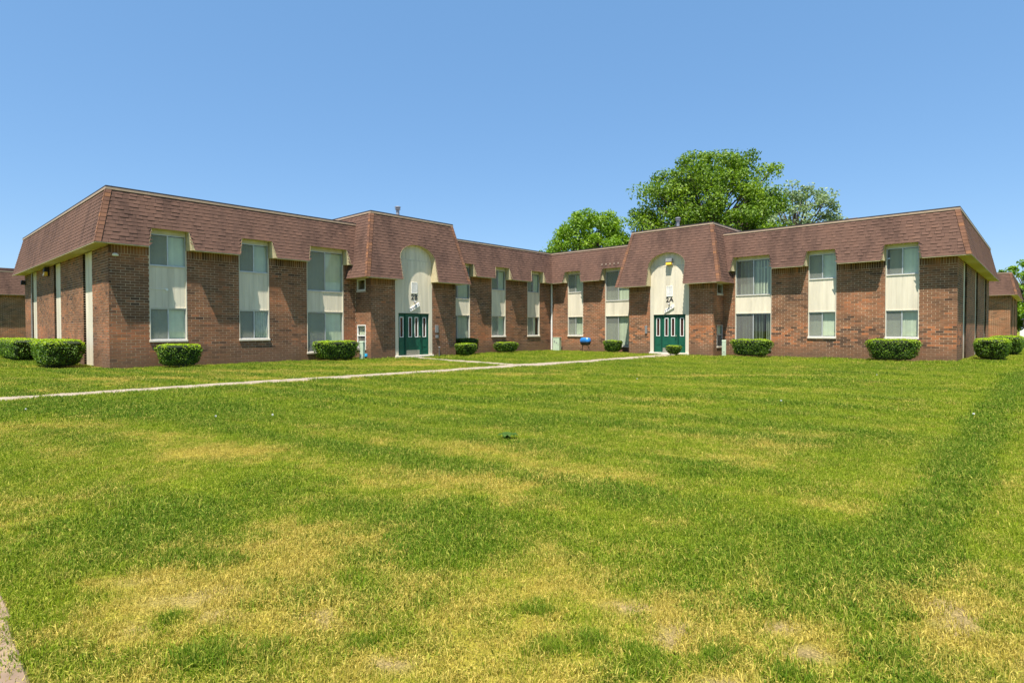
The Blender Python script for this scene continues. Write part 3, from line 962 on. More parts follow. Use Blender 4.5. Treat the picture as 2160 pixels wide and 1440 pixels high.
# fixtures on the building
def flood(loc, n, w=0.3, h=0.36, lens=m_amber, body=m_black, label=None):
    mb = MB(); x, y, z = loc; n = Vector(n); s = Vector((-n.y, n.x, 0))
    def B(a0, a1, b0, b1, c0, c1, q):
        q.hexa([Vector(loc) + s * a + n * b_ + Vector((0, 0, c)) for a, b_, c in ((a0, b0, c0), (a1, b0, c0), (a1, b1, c0), (a0, b1, c0))],
               [Vector(loc) + s * a + n * b_ + Vector((0, 0, c)) for a, b_, c in ((a0, b0, c1), (a1, b0, c1), (a1, b1 - .04, c1), (a0, b1 - .04, c1))])
    B(-w / 2, w / 2, 0.02, 0.2, h * 0.45, h, mb); B(-0.06, 0.06, -0.04, 0.05, h * .3, h * .8, mb)
    B(-w / 2 - .015, w / 2 + .015, 0.0, 0.05, 0, h * .5, mb)
    o = mb.build('flood_light', body, bld)
    if label: o['label'] = label
    l = MB(); B(-w / 2 + .02, w / 2 - .02, 0.05, 0.21, 0.0, h * 0.45, l); l.build('lens', lens, o)
flood((9.56, -ENT + 0.02, 5.06), (0, -1, 0), 0.36, 0.36, body=m_grey, label='flood light with an amber lens over the door')
flood((-10.9, -25.76, 4.10), (0, -1, 0), 0.34, 0.42, label='black flood light with a yellowish lens under the eave')
flood((-17.6, -25.76, 4.02), (0, -1, 0), 0.2, 0.25, lens=m_black, label='small black flood light near the far corner')
e = MB()
e.lathe((0.06, -25.53, 4.2), [(0, 0.06), (0.05, 0.055), (0.09, 0.02), (0.10, -0.02), (0.07, -0.05), (0, -0.06)], 14, sx=.8, sy=1.1)
e.build('wall_lamp', m_white, bld, smooth=True, label='small white oval lamp')
e = MB(); e.tube((0.0, -24.40, 3.08), (0.0, -24.34, 3.02), .008, 6); e.tube((-0.01, -24.34, 3.02), (-0.01, -23.86, 3.02), .008, 6)
e.tube((-0.03, -23.83, 3.0), (0.02, -23.83, 3.0), .05, 12)
e.build('conduit', m_white, bld)
e = MB(); FL.box(e, -11.46, -11.25, 1.28, 1.68, 0.001, 0.05); FL.box(e, -11.44, -11.27, 1.0, 1.16, 0.001, 0.07); bevel(e.build('intercom', m_grey, bld), .006, 1)
e = MB(); FRr.box(e, 8.02, 8.16, 1.2, 1.66, 0.001, 0.05); bevel(e.build('intercom', m_grey, bld), .006, 1)
# outdoor tap and meter stub beside door 2B
e = MB(); e.tube((1.33, -11.2, 0.02), (1.33, -11.2, 0.5), .015, 6); e.tube((1.30, -11.2, 0.5), (1.42, -11.2, 0.5), .03, 8); e.build('tap', m_grey, bld)
# downspout in the inner corner
e = MB(); e.box((0.06, -0.14, 0.05), (0.15, -0.05, SOFF - .01)); e.box((0.055, -0.145, 1.3), (0.155, -0.02, 1.34)); e.box((0.055, -0.145, 3.3), (0.155, -0.02, 3.34))
bevel(e.build('downspout', m_white, bld), .01, 1)
e = MB(); e.tube((-15.1, -25.80, 4.5), (-15.35, -25.80, 2.9), .03, 8); e.tube((-15.35, -25.80, 2.9), (-15.35, -25.80, 0.1), .03, 8); e.build('wall_pipe', m_grey, bld)
# patched row of nail heads above the window left of door 2A
e = MB()
for i in range(5):
    q = runs[2].P(4.35 + i * 0.3, 5.55, 0.03); e.box((q[0] - .05, q[1] - .015, q[2] - .05), (q[0] + .05, q[1] + .01, q[2] + .05))
e.build('repair_patch', plain('faded_patch', (0.30, 0.22, 0.17), 0.9), bld)

# ---------------------------------------------------------------- neighbouring buildings
def neighbour(name, label, front, length, end, depth, k_side, bays, bias):
    """front: frame with u from 0 to length; end: frame at one end (or None)"""
    b0 = empty(name, tuple(front.o), label, 'building')
    mb, fl, tr, sh, hp, c1, c2 = MB(), MB(), MB(), MB(), MB(), MB(), MB()
    off = Vector(front.o)
    op = opens_of(bays)
    parts = []
    def keep(o):
        o.location = -off; return o
    keep(slab(front, 0.012, length - .012, -0.3, TOPZ - .1, op, b0))
    bricks(front, 0, length, -0.13, SOFF, op, mb, single=False, bias=bias)
    m = Man(front, 0, length, SOFF, TOPZ, OV, OT, 1 if k_side == 0 else 0, 1 if k_side == 1 else 0, notches_of(bays))
    mans = [m]
    if end is not None:
        keep(slab(end, 0.012, depth, -0.3, TOPZ - .1, so, b0, thick=.18))
        core = MB(); end.box(core, 0.02, depth, -0.3, TOPZ - 0.1, -0.34, -0.21); keep(core.build('wall', m_mortar, b0))
        bricks(end, 0, depth, -0.15, SOFF, so, mb, soldier=False, single=False, bias=bias)
        for a, b_ in strips: keep(siding(b0, end, a + .002, b_ - .002, 0.02, SOFF - .002, d=-0.085, board=.49))
        mans.append(Man(end, 0, depth, SOFF, TOPZ, OV, OT, 1, 1))
    for m in mans:
        deck(m, b0, fl, tr, -0.03); shingles(m, sh, single=False); cap(m, c1, c2)
        if m is not mans[0]: hips(m, hp, 0)
        elif k_side == 1: hips(m, hp, 1)
        else: hips(m, hp, 0)
    keep(mb.build('brick_courses', m_brick, b0, kind='stuff'))
    keep(sh.build('shingle_courses', m_shingle, b0, kind='stuff'))
    keep(fl.build('roof_deck', m_deck, b0, fix=False)); keep(tr.build('soffit', m_soffit, b0, fix=False))
    keep(hp.build('hip_shingles', m_hip, b0, kind='stuff')); keep(c1.build('roof_edge_trim', m_cap, b0)); keep(c2.build('roof_edge_strip', m_darkcap, b0))
    t = MB()
    q = [front.P(0.03, TOPZ - .03, -0.06), front.P(length, TOPZ - .03, -0.06), front.P(length, TOPZ - .03, -depth), front.P(0.03, TOPZ - .03, -depth)]
    t.face(q); keep(t.build('flat_roof', m_flat, b0))
    t = MB(); front.box(t, 0.2, length - .2, -0.3, TOPZ - .05, -depth, -depth + .2); front.box(t, (length - .3) if k_side == 0 else 0.05, (length - .05) if k_side == 0 else 0.3, -0.3, TOPZ - .1, -depth, -0.3)
    keep(t.build('rear_wall', m_brick, b0))
    n0 = len(col.objects)
    for b_ in bays:
        before = set(b0.children)
        bay(b0, front, *b_)
        for ch in b0.children:
            if ch not in before: ch.location = -off
    return b0
GR = Fr((-2.0, 39.0), (1, 0), (0, -1)); GRE = Fr((22.65, 39.0), (0, 1), (1, 0))
nb_bays = [(3.0, 4.25, low_open, False, {}), (6.4, 7.65, low_open, False, {}), (12.0, 13.87, wide_low, True, {})]
nbR = neighbour('neighbour_building', 'brown brick apartment block with mansard roof beyond the right end of the main building', GR, 24.65, GRE, 16.0, 1, nb_bays, 0.12)
GL = Fr((-42.0, -48.0), (0, 1), (1, 0))
nbL = neighbour('neighbour_building', 'brown brick apartment block with mansard roof at the far left edge behind the hedges', GL, 40.0, None, 16.0, 0, [(5.0, 6.25, low_open, False, {}), (12.0, 13.87, wide_low, True, {})], -0.05)
# raised roof part over the far block
rb = MB(); rb.box((-46.0 + 42, -30 + 48, TOPZ), (-43.2 + 42, -18 + 48, 7.0)); rb.build('raised_roof', m_shingle, nbL)
# ---------------------------------------------------------------- lawn fields (dry / lush), world metres
def _hash(ix, iy, s):
    h = (ix.astype(np.int64) * 374761393 + iy.astype(np.int64) * 668265263 + s * 974634777) & 0xffffffff
    h = ((h ^ (h >> 13)) * 1274126177) & 0xffffffff
    return ((h ^ (h >> 16)) & 0xffff) / 65535.0
def vnoise(x, y, sc_, s=0):
    x = x * sc_; y = y * sc_
    ix, iy = np.floor(x), np.floor(y)
    fx, fy = x - ix, y - iy
    fx = fx * fx * (3 - 2 * fx); fy = fy * fy * (3 - 2 * fy)
    a, b_, c, d = _hash(ix, iy, s), _hash(ix + 1, iy, s), _hash(ix, iy + 1, s), _hash(ix + 1, iy + 1, s)
    return (a * (1 - fx) + b_ * fx) * (1 - fy) + (c * (1 - fx) + d * fx) * fy
def fbm(x, y, sc_, s=0, o=4):
    t, a, q = 0, 0.5, 0
    for i in range(o):
        t = t + a * vnoise(x, y, sc_ * 2 ** i, s + i * 17); q += a; a *= 0.55
    return t / q
def sstep(a, b_, x):
    t = np.clip((x - a) / (b_ - a), 0, 1); return t * t * (3 - 2 * t)
def blob(x, y, cx, cy, r, w=1.0, rx=None, ang=0.0):
    rx = rx or r
    c, s = math.cos(ang), math.sin(ang)
    dx, dy = x - cx, y - cy
    p, q = dx * c + dy * s, -dx * s + dy * c
    return w * np.exp(-((p / rx) ** 2 + (q / r) ** 2))
DRY = [(17.8, -28.95, .5, .5, 1.0), (18.7, -28.5, .45, .55, .9), (20.4, -26.4, .5, .8, 1.0), (20.9, -26.15, .35, .5, .8), (22.95, -23.7, .5, .6, 1.4),
       (22.85, -25.1, .5, .5, .8), (24.95, -24.5, .5, .7, .9), (25.15, -27.3, .5, .6, .8), (5.9, -26.3, 1.0, .6, 2.4), (5.0, -23.2, .9, .6, 2.2), (-3.0, -27.2, 1.2, .4, 3),
       (6.0, -17.1, 1.2, .9, 2.6), (4.2, -15.4, .8, .6, 1.6), (20.95, -27.7, .4, .6, .6), (21.85, -27.3, .45, .5, .6), (23.9, -26.05, .5, .5, .6), (22.1, -26.5, .4, .45, .7),
       (14.2, -30.0, .6, .5, 1.2), (16.3, -29.0, .6, .35, 1.0), (19.4, -21.0, .7, .4, 1.6), (15.2, -20.2, .8, .35, 1.8), (18.0, -14.0, 1.0, .35, 2.4), (13.4, -17.4, .8, .35, 2.0), (8.3, -29.0, .5, .8, .6), (8.4, -24.0, .35, .8, 2.6), (7.9, -20.0, .5, .5, 1.8),
       (21.4, -30.15, .55, .9, .7), (22.4, -30.1, .45, .8, .5), (23.2, -29.2, .35, .7, .5), (24.2, -28.9, .35, .6, .4), (25.1, -28.2, .5, .7, .5)]
LUSH = [(22.35, -29.15, .42, .95, .55), (22.0, -28.5, .5, .6, .6), (24.2, -27.1, .36, .75, .55), (24.5, -28.0, .2, .5, .25), (20.65, -30.45, .5, .8, .6), (20.3, -29.6, .5, .7, .7),
        (13.0, -28.5, .9, .9, 2.6), (11.3, -29.3, .7, .8, 1.2), (16.2, -27.7, .35, .9, 1.1), (23.7, -27.8, .35, .5, .4), (19.0, -24.9, .6, .5, 1.4), (17.0, -22.9, .6, .45, 1.7), (22.6, -26.0, .35, .5, .45)]
TUFT = [(21.22, -30.18, .10), (21.33, -30.12, .08), (21.48, -30.06, .10), (22.60, -30.45, .10), (22.52, -30.56, .09), (22.71, -30.33, .08), (23.73, -29.29, .09), (23.65, -29.45, .09),
        (24.81, -28.5, .11), (23.97, -29.22, .07), (24.20, -29.02, .09), (23.37, -29.22, .08), (24.9, -28.7, .09), (24.05, -29.3, .10), (22.1, -30.5, .06), (25.3, -28.6, .09), (23.0, -30.0, .06), (24.5, -28.95, .08)]
HEDGES = [(.38, 1.42, -24.4, -23.0), (.38, 1.42, -18.1, -16), (.4, 1.25, -6.3, -4.6), (.35, 1.25, -9.4, -8), (2.2, 2.85, -10.85, -9.9), (5, 6, -1.2, -.4), (9.95, 10.5, -2.4, -1.85), (13, 15, -1.4, -.4), (19.1, 21.2, -1.4, -.4), (-4.6, -1.5, -27.4, -26), (22.7, 24, 2.2, 4.6)]
def fields(x, y):
    D = np.hypot(x - CAM[0], y - CAM[1])
    n1 = fbm(x, y, 0.55, 3); n2 = fbm(x, y, 1.9, 11); n3 = fbm(x, y, 0.16, 29); n4 = fbm(x, y, 5.5, 41, 3)
    dry = 0.05 + 0.75 * (n1 - 0.5) + 0.9 * (n2 - 0.5) + 0.4 * (n3 - 0.5) + 0.9 * (n4 - .5)
    dry = dry + 0.9 * (n4 - .5) * sstep(6.5, 4.5, D) + 0.7 * (fbm(x, y, 13, 47, 2) - .5) * sstep(5.5, 4, D) + 0.30 * sstep(4.4, 3.2, D) + 0.06 * sstep(8, 4.5, D)
    for cx, cy, w, r, rx in DRY: dry = dry + blob(x, y, cx, cy, r, w, rx, 0.74)
    lush = 0.22 + 0.9 * (fbm(x, y, 0.35, 61) - 0.5) + 1.0 * (fbm(x, y, 1.4, 71) - 0.5) + 1.1 * (fbm(x, y, 6.5, 77, 3) - 0.5) + 0.9 * (fbm(x * .35, y * 1.6, 1.1, 83, 3) - 0.5)
    for cx, cy, w, r, rx in LUSH:
        g = blob(x, y, cx, cy, r * .85, w * 1.2, rx * .85, 0.74); lush = lush + g; dry = dry - 1.1 * g
    yp = y - 0.16 * x + 0.25 * (n3 - .5)
    for c, w, a in ((-30.7, .26, .5), (-29.3, .22, .25), (-27.4, .24, .5), (-26.2, .26, .45), (-24.6, .3, .3), (-23.0, .3, .35), (-21.2, .35, .3), (-19.0, .35, .3), (-16.5, .4, .3), (-13.8, .4, .3), (-11, .5, .25)):
        m_ = np.exp(-((yp - c) / w) ** 2) * a * sstep(24.2, 22.5, x)
        lush = lush + 1.5 * m_; dry = dry - m_ * 0.9
    st_ = np.sin(2 * math.pi * (yp + .18 * np.sin(x * .55)) / 1.25) * sstep(25, 23, x)
    st_ = st_ * (0.55 + 0.9 * fbm(x, y, 0.3, 97))
    lush = lush + 0.17 * st_; dry = dry - 0.09 * st_
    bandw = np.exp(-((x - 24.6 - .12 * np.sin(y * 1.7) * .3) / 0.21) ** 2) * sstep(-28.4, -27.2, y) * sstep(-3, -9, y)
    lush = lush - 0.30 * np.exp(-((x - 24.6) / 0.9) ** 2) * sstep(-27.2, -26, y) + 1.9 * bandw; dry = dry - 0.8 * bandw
    tuft = np.zeros_like(x)
    for cx, cy, r in TUFT: tuft = np.maximum(tuft, blob(x, y, cx, cy, r, 1.0))
    lush = lush + 0.6 * tuft; dry = dry - 0.7 * tuft
    bare = sstep(1.08, 1.40, dry + 1.1 * (n4 - 0.5)) * sstep(5.5, 4.0, D)
    for hx0, hx1, hy0, hy1 in HEDGES:
        d_ = np.maximum(np.maximum(hx0 - x, x - hx1), np.maximum(hy0 - y, y - hy1))
        bare = np.maximum(bare, sstep(0.06, -0.05, d_ + 0.10 * (n4 - .5)))
    return np.clip(dry, 0, 1), np.clip(lush, 0, 1), tuft, bare

PATH_W = [(8.95, -31.1), (9.02, -27), (9.08, -24), (9.25, -21), (9.35, -18), (9.30, -15.4), (9.10, -14.15)]
PATH_E = [(9.90, -31.1), (9.93, -27), (9.96, -24), (10.25, -21), (10.45, -18), (10.60, -15.4), (10.62, -14.15)]
def on_path(x, y, g=0.0):
    w = np.interp(y, [p[1] for p in PATH_W], [p[0] for p in PATH_W]); e = np.interp(y, [p[1] for p in PATH_E], [p[0] for p in PATH_E])
    a = (x > w - g) & (x < e + g) & (y < -14.1)
    w2 = np.interp(y, [-14.2, -12.6, -10, -1.4], [9.1, 9.35, 9.50, 9.10]); e2 = np.interp(y, [-14.2, -10, -1.4], [10.62, 10.72, 10.30])
    b_ = (x > w2 - g) & (x < e2 + g) & (y >= -14.2) & (y < -1.35)
    t = (x - 1.4) / (9.3 - 1.4)
    cy = -12.95 - 1.15 * t
    c = (x > 1.35) & (x < 9.4) & (np.abs(y - cy) < 0.47 + g)
    d = (y < -31.02 + g) & (x < 22.5 + g) & (y > -32.6)
    return a | b_ | c | d

# ground sheet
def axis(lo, hi, step, far):
    mid = np.arange(lo, hi + step / 2, step)
    g = [step]; out = []
    p = hi
    while p < far: g.append(g[-1] * 1.35); p += g[-1]; out.append(p)
    g = [step]; q = lo; pre = []
    while q > -far: g.append(g[-1] * 1.35); q -= g[-1]; pre.append(q)
    return np.array(pre[::-1] + list(mid) + out)
gx, gy = axis(-8, 31, 0.16, 420), axis(-34, 2, 0.16, 420)
X, Y = np.meshgrid(gx, gy)
xf, yf = X.ravel(), Y.ravel()
gz = 0.05 * (fbm(xf, yf, 0.25, 91) - 0.5) * sstep(-2, 3, xf) * 0.6 + 0.018 * (fbm(xf, yf, 1.2, 95) - .5)
inside = on_path(xf, yf, 0.25)
gz = np.where(inside, -0.012, gz)
me = bpy.data.meshes.new('ground')
nx, ny = len(gx), len(gy)
idx = np.arange(nx * ny).reshape(ny, nx)
quads = np.stack([idx[:-1, :-1].ravel(), idx[:-1, 1:].ravel(), idx[1:, 1:].ravel(), idx[1:, :-1].ravel()], 1)
me.vertices.add(nx * ny); me.vertices.foreach_set('co', np.stack([xf, yf, gz], 1).ravel())
me.loops.add(quads.size); me.loops.foreach_set('vertex_index', quads.ravel())
me.polygons.add(len(quads)); me.polygons.foreach_set('loop_start', np.arange(0, quads.size, 4)); me.polygons.foreach_set('loop_total', np.full(len(quads), 4))
me.update()
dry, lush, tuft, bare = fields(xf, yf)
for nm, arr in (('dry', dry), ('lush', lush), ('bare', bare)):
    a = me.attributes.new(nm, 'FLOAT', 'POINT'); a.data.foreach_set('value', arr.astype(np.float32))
me.polygons.foreach_set('use_smooth', [True] * len(me.polygons))
m_ground, nt, b = mat('lawn_soil')
pos = geo_pos(nt)
dr, lu, ba = attr(nt, 'dry').outputs['Fac'], attr(nt, 'lush').outputs['Fac'], attr(nt, 'bare').outputs['Fac']
fine = noise(nt, 90, 4, 0.75, pos); mid_ = noise(nt, 14, 4, 0.7, pos)
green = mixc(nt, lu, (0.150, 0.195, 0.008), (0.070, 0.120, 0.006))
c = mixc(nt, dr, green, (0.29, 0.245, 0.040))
c = mixc(nt, ba, c, (0.27, 0.205, 0.100))
c = mixc(nt, 0.85, c, ramp(nt, [(0.36, (0.22, 0.22, 0.18)), (0.5, (0.80, 0.80, 0.72)), (0.64, (1.5, 1.42, 1.3))], fine), 'MULTIPLY')
c = mixc(nt, 0.5, c, ramp(nt, [(0.3, (0.75, 0.78, 0.75)), (0.7, (1.25, 1.2, 1.15))], mid_), 'MULTIPLY')
nt.links.new(c, b.inputs['Base Color']); b.inputs['Roughness'].default_value = 0.95
b.inputs['Specular IOR Level'].default_value = 0.1
bump(nt, b, fine, 0.7, 0.02)
me.materials.append(m_ground)
ground = bpy.data.objects.new('ground', me); col.objects.link(ground); props(ground, kind='structure')

# paths
def slabs(name, quads_, z=0.022, th=0.12, material=None):
    mb = MB()
    for q in quads_:
        mb.hexa([(x, y, z - th) for x, y in q], [(x, y, z) for x, y in q])
    o = mb.build(name, material or m_concrete); bevel(o, 0.012, 1); props(o, kind='structure'); return o
qs = []
ys = np.arange(-31.06, -14.2, 1.22)
def wx(P, y): return float(np.interp(y, [p[1] for p in P], [p[0] for p in P]))
for y0 in ys:
    y1 = min(y0 + 1.21, -14.16)
    if y1 - y0 < .1: continue
    qs.append([(wx(PATH_W, y0), y0), (wx(PATH_E, y0), y0), (wx(PATH_E, y1), y1), (wx(PATH_W, y1), y1)])
def w2(y): return float(np.interp(y, [-14.2, -12.6, -10, -1.4], [9.1, 9.35, 9.50, 9.10]))
def e2(y): return float(np.interp(y, [-14.2, -10, -1.4], [10.62, 10.72, 10.30]))
y0 = -14.15
while y0 < -1.6:
    y1 = min(y0 + 1.21, -1.43); qs.append([(w2(y0), y0), (e2(y0), y0), (e2(y1 - .01), y1 - .01), (w2(y1 - .01), y1 - .01)]); y0 += 1.22
slabs('path', qs)
qs = []
x0 = 1.42
while x0 < 9.2:
    x1 = min(x0 + 1.21, 9.22)
    f_ = lambda x: -12.95 - 1.15 * (x - 1.4) / 7.9
    if x1 - x0 > .1: qs.append([(x0, f_(x0) - .46), (x1 - .01, f_(x1) - .46), (x1 - .01, f_(x1) + .46), (x0, f_(x0) + .46)])
    x0 += 1.22
slabs('path', qs, 0.018)
slabs('pavement', [[(x, -32.5), (x + 1.49, -32.5), (x + 1.49, -31.04 + .02 * math.sin(x)), (x, -31.04 + .02 * math.sin(x))] for x in np.arange(-10, 21, 1.5)] + [[(21.5, -32.5), (22.45, -32.5), (22.40, -31.06), (21.5, -31.04)]], 0.012, material=plain('dusty_concrete', (0.22, 0.155, 0.105), 0.95, 0.2, 5))

# ---------------------------------------------------------------- grass
m_grass, nt, b = mat('grass_blade')
tone = attr(nt, 'tone').outputs['Fac']
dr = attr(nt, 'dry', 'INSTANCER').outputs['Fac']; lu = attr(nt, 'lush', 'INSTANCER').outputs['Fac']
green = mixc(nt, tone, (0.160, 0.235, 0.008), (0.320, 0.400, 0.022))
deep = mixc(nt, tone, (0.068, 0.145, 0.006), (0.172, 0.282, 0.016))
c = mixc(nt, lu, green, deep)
straw = mixc(nt, tone, (0.34, 0.275, 0.035), (0.68, 0.55, 0.135))
sel = mth(nt, 'ADD', mth(nt, 'MULTIPLY', mth(nt, 'SUBTRACT', tone, 0.5), 0.9), mth(nt, 'SUBTRACT', mth(nt, 'MULTIPLY', dr, 1.35), 0.12))
c = mixc(nt, mth(nt, 'MULTIPLY', sel, 1.0, True), c, straw)
nt.links.new(c, b.inputs['Base Color']); b.inputs['Roughness'].default_value = 0.6
b.inputs['Specular IOR Level'].default_value = 0.18
tl = N(nt, 'ShaderNodeBsdfTranslucent'); nt.links.new(c, tl.inputs[0])
mx = N(nt, 'ShaderNodeMixShader'); mx.inputs[0].default_value = 0.38
nt.links.new(b.outputs[0], mx.inputs[1]); nt.links.new(tl.outputs[0], mx.inputs[2])
nt.links.new(mx.outputs[0], nt.nodes['Material Output'].inputs[0])

gcol = bpy.data.collections.new('grass_clumps')
def clump(nb, rad, hmin, hmax, w, lean, seed):
    r = random.Random(seed)
    mb = MB()
    for i in range(nb):
        g = r.uniform(0, 2 * math.pi); q = rad * math.sqrt(r.random())
        x, y = q * math.cos(g), q * math.sin(g)
        h = r.uniform(hmin, hmax); a = r.uniform(0, 2 * math.pi); l = abs(r.gauss(0, lean)) * h
        dx, dy = math.cos(a) * l, math.sin(a) * l
        f_ = r.uniform(0, math.pi); ww = w * r.uniform(0.6, 1.3) / 2
        sx, sy = math.cos(f_) * ww, math.sin(f_) * ww
        t = r.random()
        mb.face([(x - sx, y - sy, -0.01), (x + sx, y + sy, -0.01), (x + dx * .35 + sx * .8, y + dy * .35 + sy * .8, h * .6), (x + dx * .35 - sx * .8, y + dy * .35 - sy * .8, h * .6)], t)
        mb.face([(x + dx * .35 - sx * .8, y + dy * .35 - sy * .8, h * .6), (x + dx * .35 + sx * .8, y + dy * .35 + sy * .8, h * .6), (x + dx, y + dy, h * (1 - .25 * l / h))], t)
    o = bpy.data.objects.new('clump_%02d' % seed, mb.mesh('clump', m_grass, fix=False))
    gcol.objects.link(o)
for s in range(6): clump(58, 0.085, 0.010, 0.046, 0.0042, 0.75, s)          # mown turf, close
for s in range(6, 10): clump(80, 0.16, 0.018, 0.054, 0.0080, 0.7, s)       # mown turf, farther off
for s in range(10, 13): clump(44, 0.045, 0.03, 0.075, 0.0038, 0.5, s)      # tall tufts
for s in range(13, 16): clump(30, 0.07, 0.008, 0.022, 0.0062, 1.3, s)      # flat clover and dry litter
names = sorted([o.name for o in gcol.objects])
order = {n: i for i, n in enumerate(names)}
def ids(a, b_): return [order['clump_%02d' % i] for i in range(a, b_)]

pts = []
def scatter(d0, d1, dens, half, pool, smin, smax, zone=None, jit=0):
    area = (d1 ** 2 - d0 ** 2) * R(half)
    n = int(area * dens)
    d = np.sqrt(rng.uniform(d0 ** 2, d1 ** 2, n)); a = R(-42.6) + rng.uniform(-R(half), R(half), n)
    x = CAM[0] + np.sin(a) * d; y = CAM[1] + np.cos(a) * d
    ok = ~on_path(x, y, -0.05 - 0.05 * vnoise(x, y, 3.0, 5))
    ok &= ~((x < 0.05) & (y > -25.8)); ok &= ~((y > -0.05) & (x < 22.4)); ok &= ~((x < 1.38) & (y > -15.5) & (y < -9.9)); ok &= ~((y > -1.38) & (x > 6.85) & (x < 12.2))
    x, y = x[ok], y[ok]
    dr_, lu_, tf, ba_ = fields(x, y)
    # blades grow thin where the soil shows
    keep = rng.random(len(x)) > ba_ * 0.85
    if zone == 'litter': keep &= rng.random(len(x)) < 0.25 + 0.75 * dr_
    if zone == 'tuft': keep &= rng.random(len(x)) < np.clip(tf * 0.7 + 0.25 * (lu_ > .8) * (1 - dr_) + .01, 0, 1)
    x, y, dr_, lu_, tf = x[keep], y[keep], dr_[keep], lu_[keep], tf[keep]
    s = rng.uniform(smin, smax, len(x)) * (0.80 + 0.45 * lu_ - 0.22 * dr_)
    if zone == 'tuft': s *= 0.75 + 0.35 * tf
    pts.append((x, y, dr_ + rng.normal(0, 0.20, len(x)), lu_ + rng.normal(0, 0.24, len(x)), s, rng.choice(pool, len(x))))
scatter(0.8, 5.2, 520, 62, ids(0, 6), 0.8, 1.25)
scatter(5.2, 8.5, 300, 56, ids(0, 6), 0.95, 1.45)
scatter(8.5, 11, 170, 56, ids(0, 6), 1.0, 1.5)
scatter(8.5, 11, 35, 54, ids(6, 10), 0.8, 1.2)
scatter(11, 17, 75, 54, ids(6, 10), 0.9, 1.35)
scatter(17, 28, 42, 52, ids(6, 10), 1.1, 1.6)
scatter(28, 62, 14, 52, ids(6, 10), 1.4, 2.2)
scatter(0.8, 6.5, 260, 60, ids(13, 16), 0.8, 1.6, 'litter')
scatter(0.8, 9.0, 60, 60, ids(10, 13), 0.7, 1.1, 'tuft')
for cx, cy, r in TUFT:
    n = int(3000 * r * r * 1.5) + 5
    a = rng.uniform(0, 2 * math.pi, n); q = r * 1.0 * np.abs(rng.normal(0, .62, n))
    pts.append((cx + np.cos(a) * q, cy + np.sin(a) * q, rng.normal(0.0, .15, n), rng.normal(.75, .3, n), rng.uniform(.35, .9, n), rng.choice(ids(10, 13), n)))
px_, py_, pdry, plush, pscl, pid = [np.concatenate([p[i] for p in pts]) for i in range(6)]
# keep real ground height under the blades
pz = 0.05 * (fbm(px_, py_, 0.25, 91) - 0.5) * sstep(-2, 3, px_) * 0.6 + 0.018 * (fbm(px_, py_, 1.2, 95) - .5)
gm = bpy.data.meshes.new('grass')
gm.vertices.add(len(px_)); gm.vertices.foreach_set('co', np.stack([px_, py_, pz - 0.002], 1).astype(np.float32).ravel())
for nm, arr in (('dry', pdry), ('lush', plush), ('scl', pscl)):
    a = gm.attributes.new(nm, 'FLOAT', 'POINT'); a.data.foreach_set('value', np.clip(arr, 0, 2.5).astype(np.float32))
a = gm.attributes.new('pick', 'INT', 'POINT'); a.data.foreach_set('value', pid.astype(np.int32))
rot = np.stack([rng.normal(0, .08, len(px_)), rng.normal(0, .08, len(px_)), rng.uniform(0, 6.283, len(px_))], 1).astype(np.float32)
a = gm.attributes.new('rotv', 'FLOAT_VECTOR', 'POINT'); a.data.foreach_set('vector', rot.ravel())
grass = bpy.data.objects.new('grass', gm); col.objects.link(grass); props(grass, 'short mown grass of the lawn with dry yellow patches and darker tufts', 'grass', kind='stuff')
ng = bpy.data.node_groups.new('grass_scatter', 'GeometryNodeTree')
ng.interface.new_socket('Geometry', in_out='INPUT', socket_type='NodeSocketGeometry'); ng.interface.new_socket('Geometry', in_out='OUTPUT', socket_type='NodeSocketGeometry')
gi, go = ng.nodes.new('NodeGroupInput'), ng.nodes.new('NodeGroupOutput')
iop = ng.nodes.new('GeometryNodeInstanceOnPoints'); ci = ng.nodes.new('GeometryNodeCollectionInfo')
ci.inputs['Collection'].default_value = gcol; ci.inputs['Separate Children'].default_value = True; ci.inputs['Reset Children'].default_value = True
def named(n, t):
    q = ng.nodes.new('GeometryNodeInputNamedAttribute'); q.data_type = t; q.inputs[0].default_value = n
    return next(o for o in q.outputs if o.enabled and o.name == 'Attribute')
ng.links.new(gi.outputs[0], iop.inputs['Points']); ng.links.new(ci.outputs[0], iop.inputs['Instance'])
iop.inputs['Pick Instance'].default_value = True
ng.links.new(named('pick', 'INT'), iop.inputs['Instance Index'])
ng.links.new(named('rotv', 'FLOAT_VECTOR'), iop.inputs['Rotation'])
ng.links.new(named('scl', 'FLOAT'), iop.inputs['Scale'])
ng.links.new(iop.outputs[0], go.inputs[0])
grass.modifiers.new('scatter', 'NODES').node_group = ng

